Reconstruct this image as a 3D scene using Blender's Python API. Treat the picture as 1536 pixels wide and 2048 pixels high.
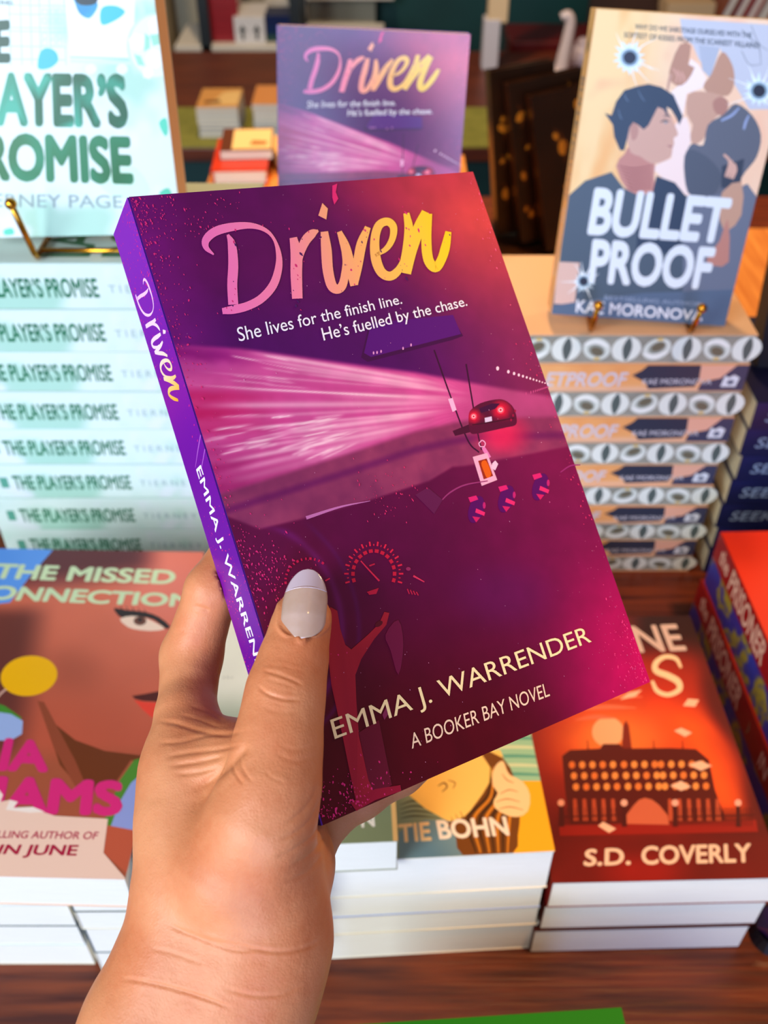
import bpy, bmesh, math, random
import numpy as np
from mathutils import Vector, Matrix

for o in list(bpy.data.objects):
    bpy.data.objects.remove(o, do_unlink=True)
sc = bpy.context.scene
COL = sc.collection
PI = math.pi
random.seed(7)
RNG = np.random.default_rng(11)

# ------------------------------------------------------------------ camera
TABLE = 0.75
CAM_H = 1.346
FPX = 1900.0
PITCH = math.radians(41.2)
cam_d = bpy.data.cameras.new('camera')
cam_o = bpy.data.objects.new('camera', cam_d)
COL.objects.link(cam_o)
cam_o.location = (0, 0, CAM_H)
cam_o.rotation_euler = (PI/2 - PITCH, 0, 0)
cam_d.sensor_fit = 'HORIZONTAL'
cam_d.sensor_width = 36.0
cam_d.lens = FPX / 1536 * 36.0
cam_d.clip_start = 0.01
cam_d.clip_end = 30
cam_d.dof.use_dof = True
cam_d.dof.focus_distance = 0.295
cam_d.dof.aperture_fstop = 18.0
sc.camera = cam_o

# ------------------------------------------------------------------ exposure, sky, lamps
sc.view_settings.view_transform = 'Standard'
sc.view_settings.look = 'None'
sc.view_settings.gamma = 1.0
sc.view_settings.exposure = 0.03
sc.view_settings.use_curve_mapping = False
world = bpy.data.worlds.new('shop_air')
sc.world = world
world.use_nodes = True
bg = world.node_tree.nodes['Background']
bg.inputs[0].default_value = (1.0, 0.80, 0.62, 1)
bg.inputs[1].default_value = 0.13


def lamp(name, kind, loc, target, energy, color, **kw):
    d = bpy.data.lights.new(name, kind)
    d.energy = energy
    d.color = color
    for k, v in kw.items():
        setattr(d, k, v)
    o = bpy.data.objects.new(name, d)
    COL.objects.link(o)
    o.location = loc
    o.rotation_euler = (Vector(target) - Vector(loc)).to_track_quat('-Z', 'Y').to_euler()
    return o


lamp('window_daylight_left', 'AREA', (-1.35, -1.35, 1.95), (0.0, 0.45, 0.95), 76, (0.86, 0.95, 1.0), shape='RECTANGLE', size=1.2, size_y=1.4)
lamp('window_daylight_front', 'AREA', (0.18, -2.2, 1.42), (0.1, 0.55, 1.0), 40, (0.36, 0.52, 1.0), shape='RECTANGLE', size=1.3, size_y=1.25)
lamp('ceiling_spot_table', 'SPOT', (0.15, 1.35, 2.7), (0.0, 1.20, 0.75), 130, (1.0, 0.60, 0.25), spot_size=math.radians(50), spot_blend=0.6, shadow_soft_size=0.06)
lamp('ceiling_spot_front', 'SPOT', (0.42, 0.05, 2.6), (0.18, 0.37, 0.87), 85, (1.0, 0.50, 0.17), spot_size=math.radians(21), spot_blend=0.8, shadow_soft_size=0.07)
lamp('pendant_lamp', 'AREA', (1.5, 1.6, 1.9), (0.0, 0.6, 1.0), 15, (1.0, 0.66, 0.36), shape='DISK', size=0.4)  # added warm fill for the right-facing edges, no fitting seen there
lamp('ceiling_spot_back', 'SPOT', (-0.2, 2.3, 2.8), (-0.2, 2.8, 0.45), 130, (1.0, 0.70, 0.42), spot_size=math.radians(100), spot_blend=0.8, shadow_soft_size=0.08)


# ------------------------------------------------------------------ camera maths: a pixel of the 1536 x 2048 frame -> a place in the shop
cR = np.array([1.0, 0, 0])
cF = np.array([0, math.cos(PITCH), -math.sin(PITCH)])
cU = np.cross(cR, cF)
cC = np.array([0, 0, CAM_H])


def ray(x, y):
    return cF + cR*(x-768)/FPX - cU*(y-1024)/FPX


def at(x, y, z=None, Y=None, d=None):
    r = ray(x, y)
    t = (z-cC[2])/r[2] if z is not None else ((Y-cC[1])/r[1] if Y is not None else d)
    return cC + r*t


def to_px(P):
    d = np.asarray(P, float) - cC
    z = d @ cF
    return 768 + FPX*(d @ cR)/z, 1024 - FPX*(d @ cU)/z


# ------------------------------------------------------------------ materials
def lin(c):
    c = np.asarray(c, float)/255.0
    return np.where(c <= 0.04045, c/12.92, ((c+0.055)/1.055)**2.4)


def lin4(c):
    r = lin(c[:3])
    return (float(r[0]), float(r[1]), float(r[2]), 1.0)


MATS = {}


def mat(name, color=(200, 200, 200), rough=0.5, metal=0.0, coat=0.0, attr=False, noise=None, bump=None, spec=0.5, sss=0.0):
    """noise = (colour2, scale, stretch xyz, amount); bump = (scale, stretch, strength, distance)"""
    if name in MATS:
        return MATS[name]
    m = bpy.data.materials.new(name)
    m.use_nodes = True
    nt = m.node_tree
    b = nt.nodes['Principled BSDF']
    b.inputs['Base Color'].default_value = lin4(color)
    b.inputs['Roughness'].default_value = rough
    b.inputs['Metallic'].default_value = metal
    b.inputs['Specular IOR Level'].default_value = spec
    b.inputs['Coat Weight'].default_value = coat
    b.inputs['Coat Roughness'].default_value = 0.22 if attr else 0.12
    if sss:
        b.inputs['Subsurface Weight'].default_value = sss
        b.inputs['Subsurface Radius'].default_value = (0.004, 0.0016, 0.0008)
        b.inputs['Subsurface Scale'].default_value = 1.0
    src = None
    if attr:
        a = nt.nodes.new('ShaderNodeAttribute')
        a.attribute_name = 'print'
        nt.links.new(a.outputs['Color'], b.inputs['Base Color'])
        src = a.outputs['Color']

    def coord(stretch):
        tc = nt.nodes.new('ShaderNodeTexCoord')
        mp = nt.nodes.new('ShaderNodeMapping')
        mp.inputs['Scale'].default_value = stretch
        nt.links.new(tc.outputs['Object'], mp.inputs['Vector'])
        return mp.outputs['Vector']
    if noise:
        c2, scl, st, amt = noise
        n = nt.nodes.new('ShaderNodeTexNoise')
        n.inputs['Scale'].default_value = scl
        n.inputs['Detail'].default_value = 5
        nt.links.new(coord(st), n.inputs['Vector'])
        rp = nt.nodes.new('ShaderNodeValToRGB')
        rp.color_ramp.elements[0].position = 0.35
        rp.color_ramp.elements[1].position = 0.65
        rp.color_ramp.elements[0].color = (0, 0, 0, 1)
        rp.color_ramp.elements[1].color = (amt, amt, amt, 1)
        nt.links.new(n.outputs['Fac'], rp.inputs['Fac'])
        mx = nt.nodes.new('ShaderNodeMix')
        mx.data_type = 'RGBA'
        nt.links.new(rp.outputs['Color'], mx.inputs['Factor'])
        if src is not None:
            nt.links.new(src, mx.inputs['A'])
        else:
            mx.inputs['A'].default_value = lin4(color)
        mx.inputs['B'].default_value = lin4(c2)
        nt.links.new(mx.outputs['Result'], b.inputs['Base Color'])
    if bump:
        scl, st, stren, dist = bump
        n = nt.nodes.new('ShaderNodeTexNoise')
        n.inputs['Scale'].default_value = scl
        n.inputs['Detail'].default_value = 4
        nt.links.new(coord(st), n.inputs['Vector'])
        bp = nt.nodes.new('ShaderNodeBump')
        bp.inputs['Strength'].default_value = stren
        bp.inputs['Distance'].default_value = dist
        nt.links.new(n.outputs['Fac'], bp.inputs['Height'])
        nt.links.new(bp.outputs['Normal'], b.inputs['Normal'])
    MATS[name] = m
    return m


M_PRINT = mat('printed_card_matte', rough=0.36, attr=True, spec=0.35, coat=0.15)
M_SHINE = mat('printed_card_laminated', rough=0.30, attr=True, spec=0.7, coat=1.0)
M_GLOSS = mat('printed_card_glossy', rough=0.34, attr=True, spec=0.42)
M_PAGES = mat('page_paper', (238, 234, 224), rough=0.9, noise=((222, 215, 200), 8, (4, 4, 900), 0.8), bump=(6, (2, 2, 1500), 0.35, 0.0006), spec=0.2)
M_CREAM = mat('cream_page_paper', (226, 212, 178), rough=0.9, noise=((205, 188, 150), 8, (4, 4, 900), 0.8), bump=(6, (2, 2, 1500), 0.35, 0.0006), spec=0.2)
M_GOLD = mat('gold_wire', (214, 150, 48), rough=0.22, metal=1.0)
M_WOOD = mat('red_brown_wood', (122, 52, 20), rough=0.38, noise=((70, 20, 8), 5, (2.2, 34, 30), 1.0), bump=(5, (3, 60, 50), 0.25, 0.002))


# ------------------------------------------------------------------ object helpers
def link(name, me, parent=None, m=None):
    o = bpy.data.objects.new(name, me)
    COL.objects.link(o)
    if m is not None:
        for k in (m if isinstance(m, (list, tuple)) else [m]):
            me.materials.append(k)
    if parent is not None:
        o.parent = parent
    return o


def empty(name, loc=(0, 0, 0), rz=0.0, matrix=None):
    o = bpy.data.objects.new(name, None)
    COL.objects.link(o)
    o.empty_display_size = 0.02
    if matrix is not None:
        o.matrix_world = matrix
    else:
        o.location = loc
        o.rotation_euler = (0, 0, rz)
    return o


def tag(o, label=None, cat=None, group=None, kind=None):
    if label: o['label'] = label
    if cat: o['category'] = cat
    if group: o['group'] = group
    if kind: o['kind'] = kind
    return o


def copy_tree(o, parent=None):
    c = o.copy()
    COL.objects.link(c)
    c.parent = parent
    for ch in o.children:
        copy_tree(ch, c)
    return c


def bm_mesh(bm, name, smooth=False):
    me = bpy.data.meshes.new(name)
    bm.normal_update()
    bm.to_mesh(me)
    bm.free()
    if smooth:
        me.polygons.foreach_set('use_smooth', [True]*len(me.polygons))
    return me


def bm_box(bm, lo, hi, bevel=0.0, seg=2):
    vs = [bm.verts.new((x, y, z)) for z in (lo[2], hi[2]) for y in (lo[1], hi[1]) for x in (lo[0], hi[0])]
    fs = [(0, 2, 3, 1), (4, 5, 7, 6), (0, 1, 5, 4), (2, 6, 7, 3), (0, 4, 6, 2), (1, 3, 7, 5)]
    faces = [bm.faces.new([vs[i] for i in f]) for f in fs]
    if bevel:
        es = list({e for f in faces for e in f.edges})
        bmesh.ops.bevel(bm, geom=es, offset=bevel, segments=seg, affect='EDGES', profile=0.5)
    return bm


def box_obj(name, lo, hi, m, parent=None, bevel=0.0):
    bm = bmesh.new()
    bm_box(bm, lo, hi, bevel)
    return link(name, bm_mesh(bm, name), parent, m)


def tube_bm(bm, pts, rad, n=10, cap=True):
    pts = [Vector(p) for p in pts]
    rads = rad if isinstance(rad, (list, tuple)) else [rad]*len(pts)
    rings = []
    ref = None
    for i, p in enumerate(pts):
        t = (pts[min(i+1, len(pts)-1)] - pts[max(i-1, 0)]).normalized()
        if ref is None:
            ref = t.orthogonal().normalized()
        ref = (ref - t*ref.dot(t)).normalized()
        b = t.cross(ref)
        rings.append([bm.verts.new(p + (ref*math.cos(2*PI*k/n) + b*math.sin(2*PI*k/n))*rads[i]) for k in range(n)])
    for a, b in zip(rings, rings[1:]):
        for k in range(n):
            bm.faces.new((a[k], a[(k+1) % n], b[(k+1) % n], b[k]))
    if cap:
        bm.faces.new(rings[0][::-1])
        bm.faces.new(rings[-1])
    return bm


def ball_bm(bm, c, r, sub=2):
    bmesh.ops.create_icosphere(bm, subdivisions=sub, radius=r, matrix=Matrix.Translation(Vector(c)))


# ------------------------------------------------------------------ printing: flat artwork laid onto a face of a thing
def text_mesh(s, bold=0.0, spacing=1.0):
    cu = bpy.data.curves.new('t', 'FONT')
    cu.body = s
    cu.size = 1.0
    cu.offset = bold
    cu.space_character = spacing
    cu.resolution_u = 4
    cu.fill_mode = 'FRONT'
    o = bpy.data.objects.new('t', cu)
    COL.objects.link(o)
    dg = bpy.context.evaluated_depsgraph_get()
    me = o.evaluated_get(dg).to_mesh()
    V = np.array([v.co[:2] for v in me.vertices])
    F = [tuple(p.vertices) for p in me.polygons]
    o.evaluated_get(dg).to_mesh_clear()
    bpy.data.objects.remove(o, do_unlink=True)
    bpy.data.curves.remove(cu)
    return V, F


TEXT_CACHE = {}


def spline(pts, n=8, closed=False):
    """Catmull-Rom through points of any dimension"""
    P = np.asarray(pts, float)
    if closed:
        P = np.vstack([P[-1], P, P[0], P[1]])
    else:
        P = np.vstack([2*P[0]-P[1], P, 2*P[-1]-P[-2]])
    out = []
    for i in range(1, len(P)-2):
        for t in np.linspace(0, 1, n, endpoint=False):
            a, b, c, d = P[i-1], P[i], P[i+1], P[i+2]
            out.append(0.5*((2*b) + (c-a)*t + (2*a-5*b+4*c-d)*t*t + (3*b-a-3*c+d)*t**3))
    if not closed:
        out.append(P[-2])
    return np.array(out)


def clip_rect(P, b):
    P = [tuple(p) for p in P]
    for ax, val, sgn in ((0, b[0], 1), (0, b[2], -1), (1, b[1], 1), (1, b[3], -1)):
        out = []
        for i in range(len(P)):
            p, q = P[i-1], P[i]
            ip, iq = sgn*(p[ax]-val) >= 0, sgn*(q[ax]-val) >= 0
            if ip != iq:
                t = (val-p[ax])/(q[ax]-p[ax])
                out.append((p[0]+t*(q[0]-p[0]), p[1]+t*(q[1]-p[1])))
            if iq:
                out.append(q)
        P = out
        if not P:
            break
    return np.array(P).reshape(-1, 2)


class Art:
    """frame = origin, ex, ey in the book's own space; M = the book's world matrix, used to turn photo pixels into cover millimetres"""

    def __init__(s, o, ex, ey, M=None, lift=0.00005, step=0.0000015, bounds=None):
        s.bounds = bounds
        s.o, s.ex, s.ey = (np.asarray(a, float) for a in (o, ex, ey))
        s.n = np.cross(s.ex, s.ey)
        s.M = None if M is None else np.array(M)
        s.g = {}
        s.k = 0
        s.lift, s.step = lift, step
        if M is not None:
            R, T = s.M[:3, :3], s.M[:3, 3]
            s.wo = R @ s.o + T
            s.wx, s.wy = R @ s.ex, R @ s.ey
            s.wn = np.cross(s.wx, s.wy)

    def uv(s, p):
        out = []
        for x, y in np.asarray(p, float).reshape(-1, 2):
            r = ray(x, y)
            t = ((s.wo-cC) @ s.wn)/(r @ s.wn)
            q = cC + r*t - s.wo
            out.append((q @ s.wx, q @ s.wy))
        return np.array(out)

    def px(s, U):
        U = np.asarray(U, float)
        P = s.wo + U[:, :1]*s.wx + U[:, 1:]*s.wy - cC
        z = P @ cF
        return np.stack([768 + FPX*(P @ cR)/z, 1024 - FPX*(P @ cU)/z], 1)

    def add(s, grp, U, F, C, up=True):
        if up: s.k += 1
        U = np.asarray(U, float)
        P = s.o + U[:, :1]*s.ex + U[:, 1:]*s.ey + s.n*(s.lift + s.k*s.step)
        if callable(C):
            C = C(U)
        C = np.asarray(C, float)
        if C.ndim == 1:
            C = np.tile(C[:3], (len(U), 1))
        V0, F0, C0 = s.g.setdefault(grp, ([], [], []))
        b = sum(len(v) for v in V0)
        V0.append(P)
        F0.extend([tuple(i+b for i in f) for f in F])
        C0.append(lin(np.clip(C, 0, 255)))

    def grid(s, grp, u0, v0, u1, v1, nx, ny, func):
        uu, vv = np.meshgrid(np.linspace(u0, u1, nx+1), np.linspace(v0, v1, ny+1))
        U = np.stack([uu.ravel(), vv.ravel()], 1)
        idx = np.arange((nx+1)*(ny+1)).reshape(ny+1, nx+1)
        F = np.stack([idx[:-1, :-1].ravel(), idx[:-1, 1:].ravel(), idx[1:, 1:].ravel(), idx[1:, :-1].ravel()], 1).tolist()
        s.add(grp, U, F, func(U))

    def poly(s, grp, pts, col, px=False, smooth=0):
        P = np.asarray(pts, float)
        if smooth:
            P = spline(P, smooth, True)
        if px:
            P = s.uv(P)
        if s.bounds is not None:
            P = clip_rect(P, s.bounds)
            if len(P) < 3:
                return
        a = 0.5*np.sum(P[:, 0]*np.roll(P[:, 1], -1) - np.roll(P[:, 0], -1)*P[:, 1])
        if a < 0:
            P = P[::-1]
        s.add(grp, P, [tuple(range(len(P)))], col)

    def disc(s, grp, c, rx, ry, col, n=20, px=False, rot=0.0):
        a = np.linspace(0, 2*PI, n, endpoint=False)
        x, y = rx*np.cos(a), ry*np.sin(a)
        s.poly(grp, np.stack([c[0]+x*math.cos(rot)-y*math.sin(rot), c[1]+x*math.sin(rot)+y*math.cos(rot)], 1), col, px)

    def stroke(s, grp, pts, wid, col, px=False, n=7, up=True):
        """brush stroke: points and full widths, smoothed together"""
        w = np.asarray(wid, float)*np.ones(len(pts))
        Q = spline(np.column_stack([np.asarray(pts, float), w]), n)
        P, w = Q[:, :2], np.maximum(Q[:, 2], 0.0001)
        t = np.gradient(P, axis=0)
        t /= np.linalg.norm(t, axis=1)[:, None]+1e-12
        nn = np.stack([-t[:, 1], t[:, 0]], 1)
        L, Rr = P + nn*w[:, None]/2, P - nn*w[:, None]/2
        if callable(px):
            L, Rr = px(L), px(Rr)
        elif px:
            L, Rr = s.uv(L), s.uv(Rr)
        m = len(P)
        if s.bounds is not None:
            b = np.array(s.bounds)
            L, Rr = np.clip(L, b[:2], b[2:]), np.clip(Rr, b[:2], b[2:])
        U = np.vstack([L, Rr])
        F = [(i, i+1, m+i+1, m+i) for i in range(m-1)]
        e1, e2 = L[1]-L[0], Rr[0]-L[0]
        if e1[0]*e2[1]-e1[1]*e2[0] < 0:
            F = [f[::-1] for f in F]
        s.add(grp, U, F, col, up)

    def text(s, grp, st, quad, col, bold=0.0, px=False, spacing=1.0, flip=False):
        """lettering fitted to the quad TL TR BR BL"""
        key = (st, spacing)
        if key not in TEXT_CACHE:
            V, F = text_mesh(st, 0.0, spacing)
            TEXT_CACHE[key] = (V, F)
        V, F = TEXT_CACHE[key]
        Q = np.asarray(quad, float)
        if px:
            Q = s.uv(Q)
        lo, hi = V.min(0), V.max(0)
        a = ((V-lo)/(hi-lo))
        x, y = a[:, :1], 1-a[:, 1:]
        U = (Q[0]*(1-x)+Q[1]*x)*(1-y) + (Q[3]*(1-x)+Q[2]*x)*y
        if s.bounds is not None:
            u0, v0, u1, v1 = s.bounds
            ok = (U[:, 0] >= u0) & (U[:, 0] <= u1) & (U[:, 1] >= v0) & (U[:, 1] <= v1)
            F = [f for f in F if all(ok[i] for i in f)]
        s.add(grp, U, F, col)
        if bold:
            # heavier weight: the letters pressed several times, a hair apart
            sc_ = np.array([(Q[1]-Q[0])/(hi[0]-lo[0]), (Q[0]-Q[3])/(hi[1]-lo[1])])
            for a_ in np.linspace(0, 2*PI, 8, endpoint=False):
                s.add(grp, U+bold*(math.cos(a_)*sc_[0]+math.sin(a_)*sc_[1]), F, col)
                if bold > .03:
                    s.add(grp, U+.5*bold*(math.cos(a_)*sc_[0]+math.sin(a_)*sc_[1]), F, col)

    def specks(s, grp, cs, sizes, col, rot=None):
        V, F = [], []
        for (x, y), r in zip(cs, sizes):
            k = random.choice((4, 5, 6))
            a0 = random.random()*6.28
            el = random.uniform(1.0, 2.4)
            th = random.uniform(-0.5, 0.5)
            b = len(V)
            for j in range(k):
                a = a0 + 2*PI*j/k
                rr = r*random.uniform(0.6, 1.2)
                px_, py_ = rr*math.cos(a), rr*el*math.sin(a)
                V.append((x+px_*math.cos(th)-py_*math.sin(th), y+px_*math.sin(th)+py_*math.cos(th)))
            F.append(tuple(range(b, b+k)))
        if V:
            C = col
            s.add(grp, np.array(V), F, C)

    def build(s, grp, name, parent, m):
        V0, F0, C0 = s.g[grp]
        V, C = np.vstack(V0), np.vstack(C0)
        me = bpy.data.meshes.new(name)
        me.from_pydata(V.tolist(), [], F0)
        at_ = me.color_attributes.new('print', 'FLOAT_COLOR', 'POINT')
        at_.data.foreach_set('color', np.column_stack([C, np.ones(len(C))]).astype('f').ravel())
        me.update()
        return link(name, me, parent, m)


def smooth01(a, b, x):
    t = np.clip((x-a)/(b-a), 0, 1)
    return t*t*(3-2*t)


def mixc(a, b, t):
    t = np.asarray(t)[..., None]
    return np.asarray(a, float)*(1-t) + np.asarray(b, float)*t


def vnoise(U, scale, seed=0, octaves=3):
    """smooth value noise on cover coordinates"""
    out = np.zeros(len(U))
    amp, tot = 1.0, 0.0
    for o in range(octaves):
        r = np.random.default_rng(seed+o*17)
        tab = r.random((64, 64))
        p = U*scale*(2**o) + 31.7
        i = np.floor(p).astype(int)
        f = p-i
        f = f*f*(3-2*f)
        a = tab[i[:, 0] % 64, i[:, 1] % 64]
        b = tab[(i[:, 0]+1) % 64, i[:, 1] % 64]
        c = tab[i[:, 0] % 64, (i[:, 1]+1) % 64]
        d = tab[(i[:, 0]+1) % 64, (i[:, 1]+1) % 64]
        out += amp*((a*(1-f[:, 0])+b*f[:, 0])*(1-f[:, 1]) + (c*(1-f[:, 0])+d*f[:, 0])*f[:, 1])
        tot += amp
        amp *= 0.5
    return out/tot


# ------------------------------------------------------------------ book body.  Lying flat: x from spine to fore-edge, y from foot to head, z up to the front cover
def book(name, w, h, t, M, cover_col=(230, 230, 230), pages=None, m=None, spine_col=None, front_col=None, inset=0.0022, hard=False, lean=0.0):
    root = empty(name, matrix=M)
    ct = 0.0025 if hard else 0.0006
    ov = 0.003 if hard else 0.0
    bm = bmesh.new()
    bm_box(bm, (0.0006, 0, 0), (w, h, ct))
    bm_box(bm, (0.0006, 0, t-ct), (w, h, t))
    bm_box(bm, (0, 0, 0.0004), (ct, h, t-0.0004))
    me = bm_mesh(bm, 'cover')
    me.color_attributes.new('print', 'FLOAT_COLOR', 'POINT')
    n = len(me.vertices)
    c = np.zeros((n, 4))
    c[:16] = lin4(cover_col)
    c[8:16] = lin4(front_col or cover_col)
    c[16:] = lin4(spine_col or cover_col)
    me.color_attributes['print'].data.foreach_set('color', c.astype('f').ravel())
    cov = link('cover', me, root, m or M_PRINT)
    bm = bmesh.new()
    bm_box(bm, (ct, 0.0005+ov, ct), (w-0.0006-ov, h-0.0005-ov, t-ct))
    pg = link('page_block', bm_mesh(bm, 'page_block'), root, pages or M_PAGES)
    return root, cov, pg


def front_frame(w, h, t):
    return (0, 0, t), (1, 0, 0), (0, 1, 0)


def spine_frame(w, h, t):
    # u runs from the head to the foot, v from the back cover to the front cover
    return (0, h, 0), (0, -1, 0), (0, 0, 1)


def flat_mat(x, y, z, rz):
    return Matrix.Translation((x, y, z)) @ Matrix.Rotation(rz, 4, 'Z')


def frame_mat(o, ex, ey, ez):
    m = Matrix.Identity(4)
    for i in range(3):
        m[i][0], m[i][1], m[i][2], m[i][3] = ex[i], ey[i], ez[i], o[i]
    return m

# ================================================================== the shop
def struct(o):
    o['kind'] = 'structure'
    return o


M_FLOOR = mat('dark_floor_boards', (92, 52, 34), rough=.5, noise=((54, 28, 18), 4, (14, 1.2, 1), 1.0))
M_TEAL = mat('teal_wall_paint', (8, 62, 66), rough=.6, noise=((12, 74, 76), 3, (1, 1, 1), 1.0))
M_BEIGE = mat('grey_beige_wall_paint', (186, 182, 164), rough=.8, noise=((176, 170, 150), 2, (1, 1, 1), 1.0))
M_WHITE = mat('white_trim_paint', (228, 226, 220), rough=.5)
M_OLIVE = mat('olive_cloth', (142, 142, 62), rough=.9, noise=((120, 122, 48), 30, (1, 1, 1), .8))
M_DKTEAL = mat('dark_teal_panel', (0, 58, 62), rough=.55)
M_BROWN = mat('red_brown_counter', (112, 50, 24), rough=.4, noise=((84, 32, 14), 3, (2, 18, 18), 1.0))
M_IRON = mat('dark_iron', (44, 50, 56), rough=.45, metal=.4)
M_GREYB = mat('grey_brace', (132, 130, 116), rough=.5)

struct(box_obj('floor', (-3.2, -1.2, -.05), (3.2, 4.4, 0), M_FLOOR))
struct(box_obj('wall_back', (-3.2, 4.3, 0), (3.2, 4.4, 2.9), M_TEAL))
struct(box_obj('wall_left', (-3.2, 4.2, 0), (-.035, 4.299, 2.9), M_BEIGE))
struct(box_obj('trim_1', (-1.02, 4.12, 0), (-.84, 4.2, 2.9), mat('brown_beige_pilaster', (124, 104, 70), rough=.7)))
win = empty('window_1', (-.17, 4.18, 0))
struct(win)
bm = bmesh.new()
for x in (-.115, -.005, .075, .165):
    bm_box(bm, (x-.018, -.02, .42), (x+.018, .02, 1.9), .003)
bm_box(bm, (-.2, -.05, .40), (.21, .02, .47), .004)
bm_box(bm, (-.30, -.03, .33), (-.135, .02, .40), .004)
link('window_frame', bm_mesh(bm, 'window_frame'), win, M_WHITE)
box_obj('window_pane', (-.115, -.004, .46), (.165, .004, 1.9), mat('brown_glass', (104, 84, 74), rough=.15), win)

# ------------------------------------------------------------------ the display table the books lie on
tbl = empty('display_table', (.42, .75, 0))
tag(tbl, 'red-brown wooden display table carrying all the book stacks and easels', 'table')
box_obj('table_top', (-.745, -.87, .715), (.9, .67, TABLE), M_WOOD, tbl, .004)
for sx in (-.68, .83):
    for sy in (-.80, .60):
        box_obj('leg', (sx-.035, sy-.035, 0), (sx+.035, sy+.035, .715), M_WOOD, tbl, .004)
box_obj('apron', (-.68, -.80, .63), (.83, -.775, .715), M_WOOD, tbl)

M_PALE = mat('pale_orange_wood', (226, 150, 74), rough=.45, noise=((196, 112, 44), 5, (26, 2.0, 20), .8))
RZ = TABLE+.016
rb = box_obj('riser_board', (-.272, .80, TABLE+.0002), (.13, 1.545, RZ), M_PALE, None, .002)
tag(rb, 'pale orange wooden board at the far left of the display table', 'board')
rb = box_obj('riser_board', (.1305, .80, TABLE+.0002), (.66, 1.27, RZ), M_PALE, None, .002)
tag(rb, 'pale orange wooden board behind the right stack under the dark gilded books', 'board')

# ------------------------------------------------------------------ low counter across the shop
CZ = .45
ctr = empty('counter', (0, 2.85, 0))
tag(ctr, 'low counter with red-brown top and dark teal front behind the purple display copy', 'counter')
box_obj('counter_top', (-1.6, -.42, CZ-.035), (1.6, .42, CZ), M_BROWN, ctr, .003)
box_obj('front_panel', (-1.56, -.38, 0), (1.56, .38, CZ-.035), M_DKTEAL, ctr)
run = box_obj('table_runner', (-1.55, 2.431, CZ), (1.6, 2.73, CZ+.0025), M_OLIVE)
tag(run, 'olive green cloth runner along the front of the low counter', 'cloth')


# ------------------------------------------------------------------ small far things
def plain_book(name, w, h, t, M, cov, m=None, pages=None):
    r, c, p = book(name, w, h, t, M, cov, pages=pages, m=m)
    return r


def put(px, py, z):
    p = at(px, py, z=z)
    return p


base = put(441, 276, CZ+.0025)
zz = CZ+.003
for i, (t, col, pg) in enumerate([(.013, (46, 70, 128), None), (.009, (120, 126, 150), None), (.011, (96, 110, 150), None), (.015, (236, 226, 214), None), (.016, (240, 224, 206), None), (.010, (222, 160, 84), None)]):
    r = plain_book('paperback_novel', .106, .150, t, flat_mat(base[0]-.053+random.uniform(-.002, .002), base[1]+random.uniform(0, .004), zz, .02), col)
    tag(r, ['navy paperback at the bottom of the left runner pile', 'grey paperback second from the bottom of the left runner pile',
            'slate blue paperback third from the bottom of the left runner pile', 'white paperback fourth from the bottom of the left runner pile',
            'white paperback second from the top of the left runner pile', 'orange and cream paperback topping the left runner pile'][i], 'book', 'paperbacks in the left pile on the runner')
    zz += t+.0004
a = Art(*front_frame(.106, .150, .010))
a.poly('b', [(.03, .02), (.104, .02), (.104, .13), (.06, .12)], (246, 206, 134))
a.poly('b', [(.02, .03), (.06, .035), (.055, .06), (.015, .05)], (120, 66, 20))
a.build('b', 'cover_art', [c for c in r.children if c.name.startswith('cover')][0], M_PRINT)

base = put(545, 281, CZ+.0025)
zz = CZ+.003
for i, (t, col) in enumerate([(.012, (40, 84, 150)), (.012, (58, 110, 176)), (.012, (46, 96, 164)), (.012, (70, 124, 186)), (.015, (232, 226, 232)), (.012, (236, 214, 200)), (.012, (226, 150, 80))]):
    r = plain_book('paperback_novel', .106, .150, t, flat_mat(base[0]-.045+random.uniform(-.002, .002), base[1]+random.uniform(0, .004), zz, .01), col)
    tag(r, ['deep blue paperback at the bottom of the pile beside the purple display copy', 'mid blue paperback second from the bottom of the pile beside the purple display copy',
            'blue paperback third from the bottom of the pile beside the purple display copy', 'light blue paperback fourth from the bottom of the pile beside the purple display copy',
            'white paperback fifth from the bottom of the pile beside the purple display copy', 'cream paperback second from the top of the pile beside the purple display copy',
            'orange topped paperback crowning the pile beside the purple display copy'][i], 'book', 'paperbacks in the right pile on the runner')
    zz += t+.0004

# far shelf unit with boxes of books
SY = 3.75
shelf = empty('shelf_unit', (0, SY, 0))
tag(shelf, 'dark iron shelf unit with white shelf board and crossed braces against the beige wall', 'shelf')


def sx_(px, Y, py=60):
    return at(px, py, Y=Y)[0]


zb = at(450, 92, Y=SY-.15)[2]
box_obj('shelf_board', (sx_(372, SY)-.02, -.15, zb-.035), (.0, .15, zb), M_WHITE, shelf, .003)
for px in (411, 592):
    x = sx_(px, SY-.13)
    box_obj('post', (x-.018, -.15, 0), (x+.018, -.11, 2.0), M_IRON, shelf)
    box_obj('post', (x-.018, .11, 0), (x+.018, .15, 2.0), M_IRON, shelf)
for (xa, za, xb, zc) in ((sx_(470, SY), zb+.02, sx_(411, SY), zb+.75), (sx_(411, SY), zb+.02, sx_(411, SY)+.001, zb+.021)):
    pass
bm = bmesh.new()
xa, xb = sx_(411, SY+.12), sx_(592, SY+.12)
tube_bm(bm, [(xa, .14, zb+.72), (xb, .14, zb+.05)], .012, 6)
link('brace', bm_mesh(bm, 'brace'), shelf, M_GREYB)
bm = bmesh.new()
tube_bm(bm, [(xa, .165, zb+.05), (xb, .165, zb+.72)], .012, 6)
link('brace', bm_mesh(bm, 'brace'), shelf, M_GREYB)
zz = zb+.0005
x0 = sx_(414, SY-.12)
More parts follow.
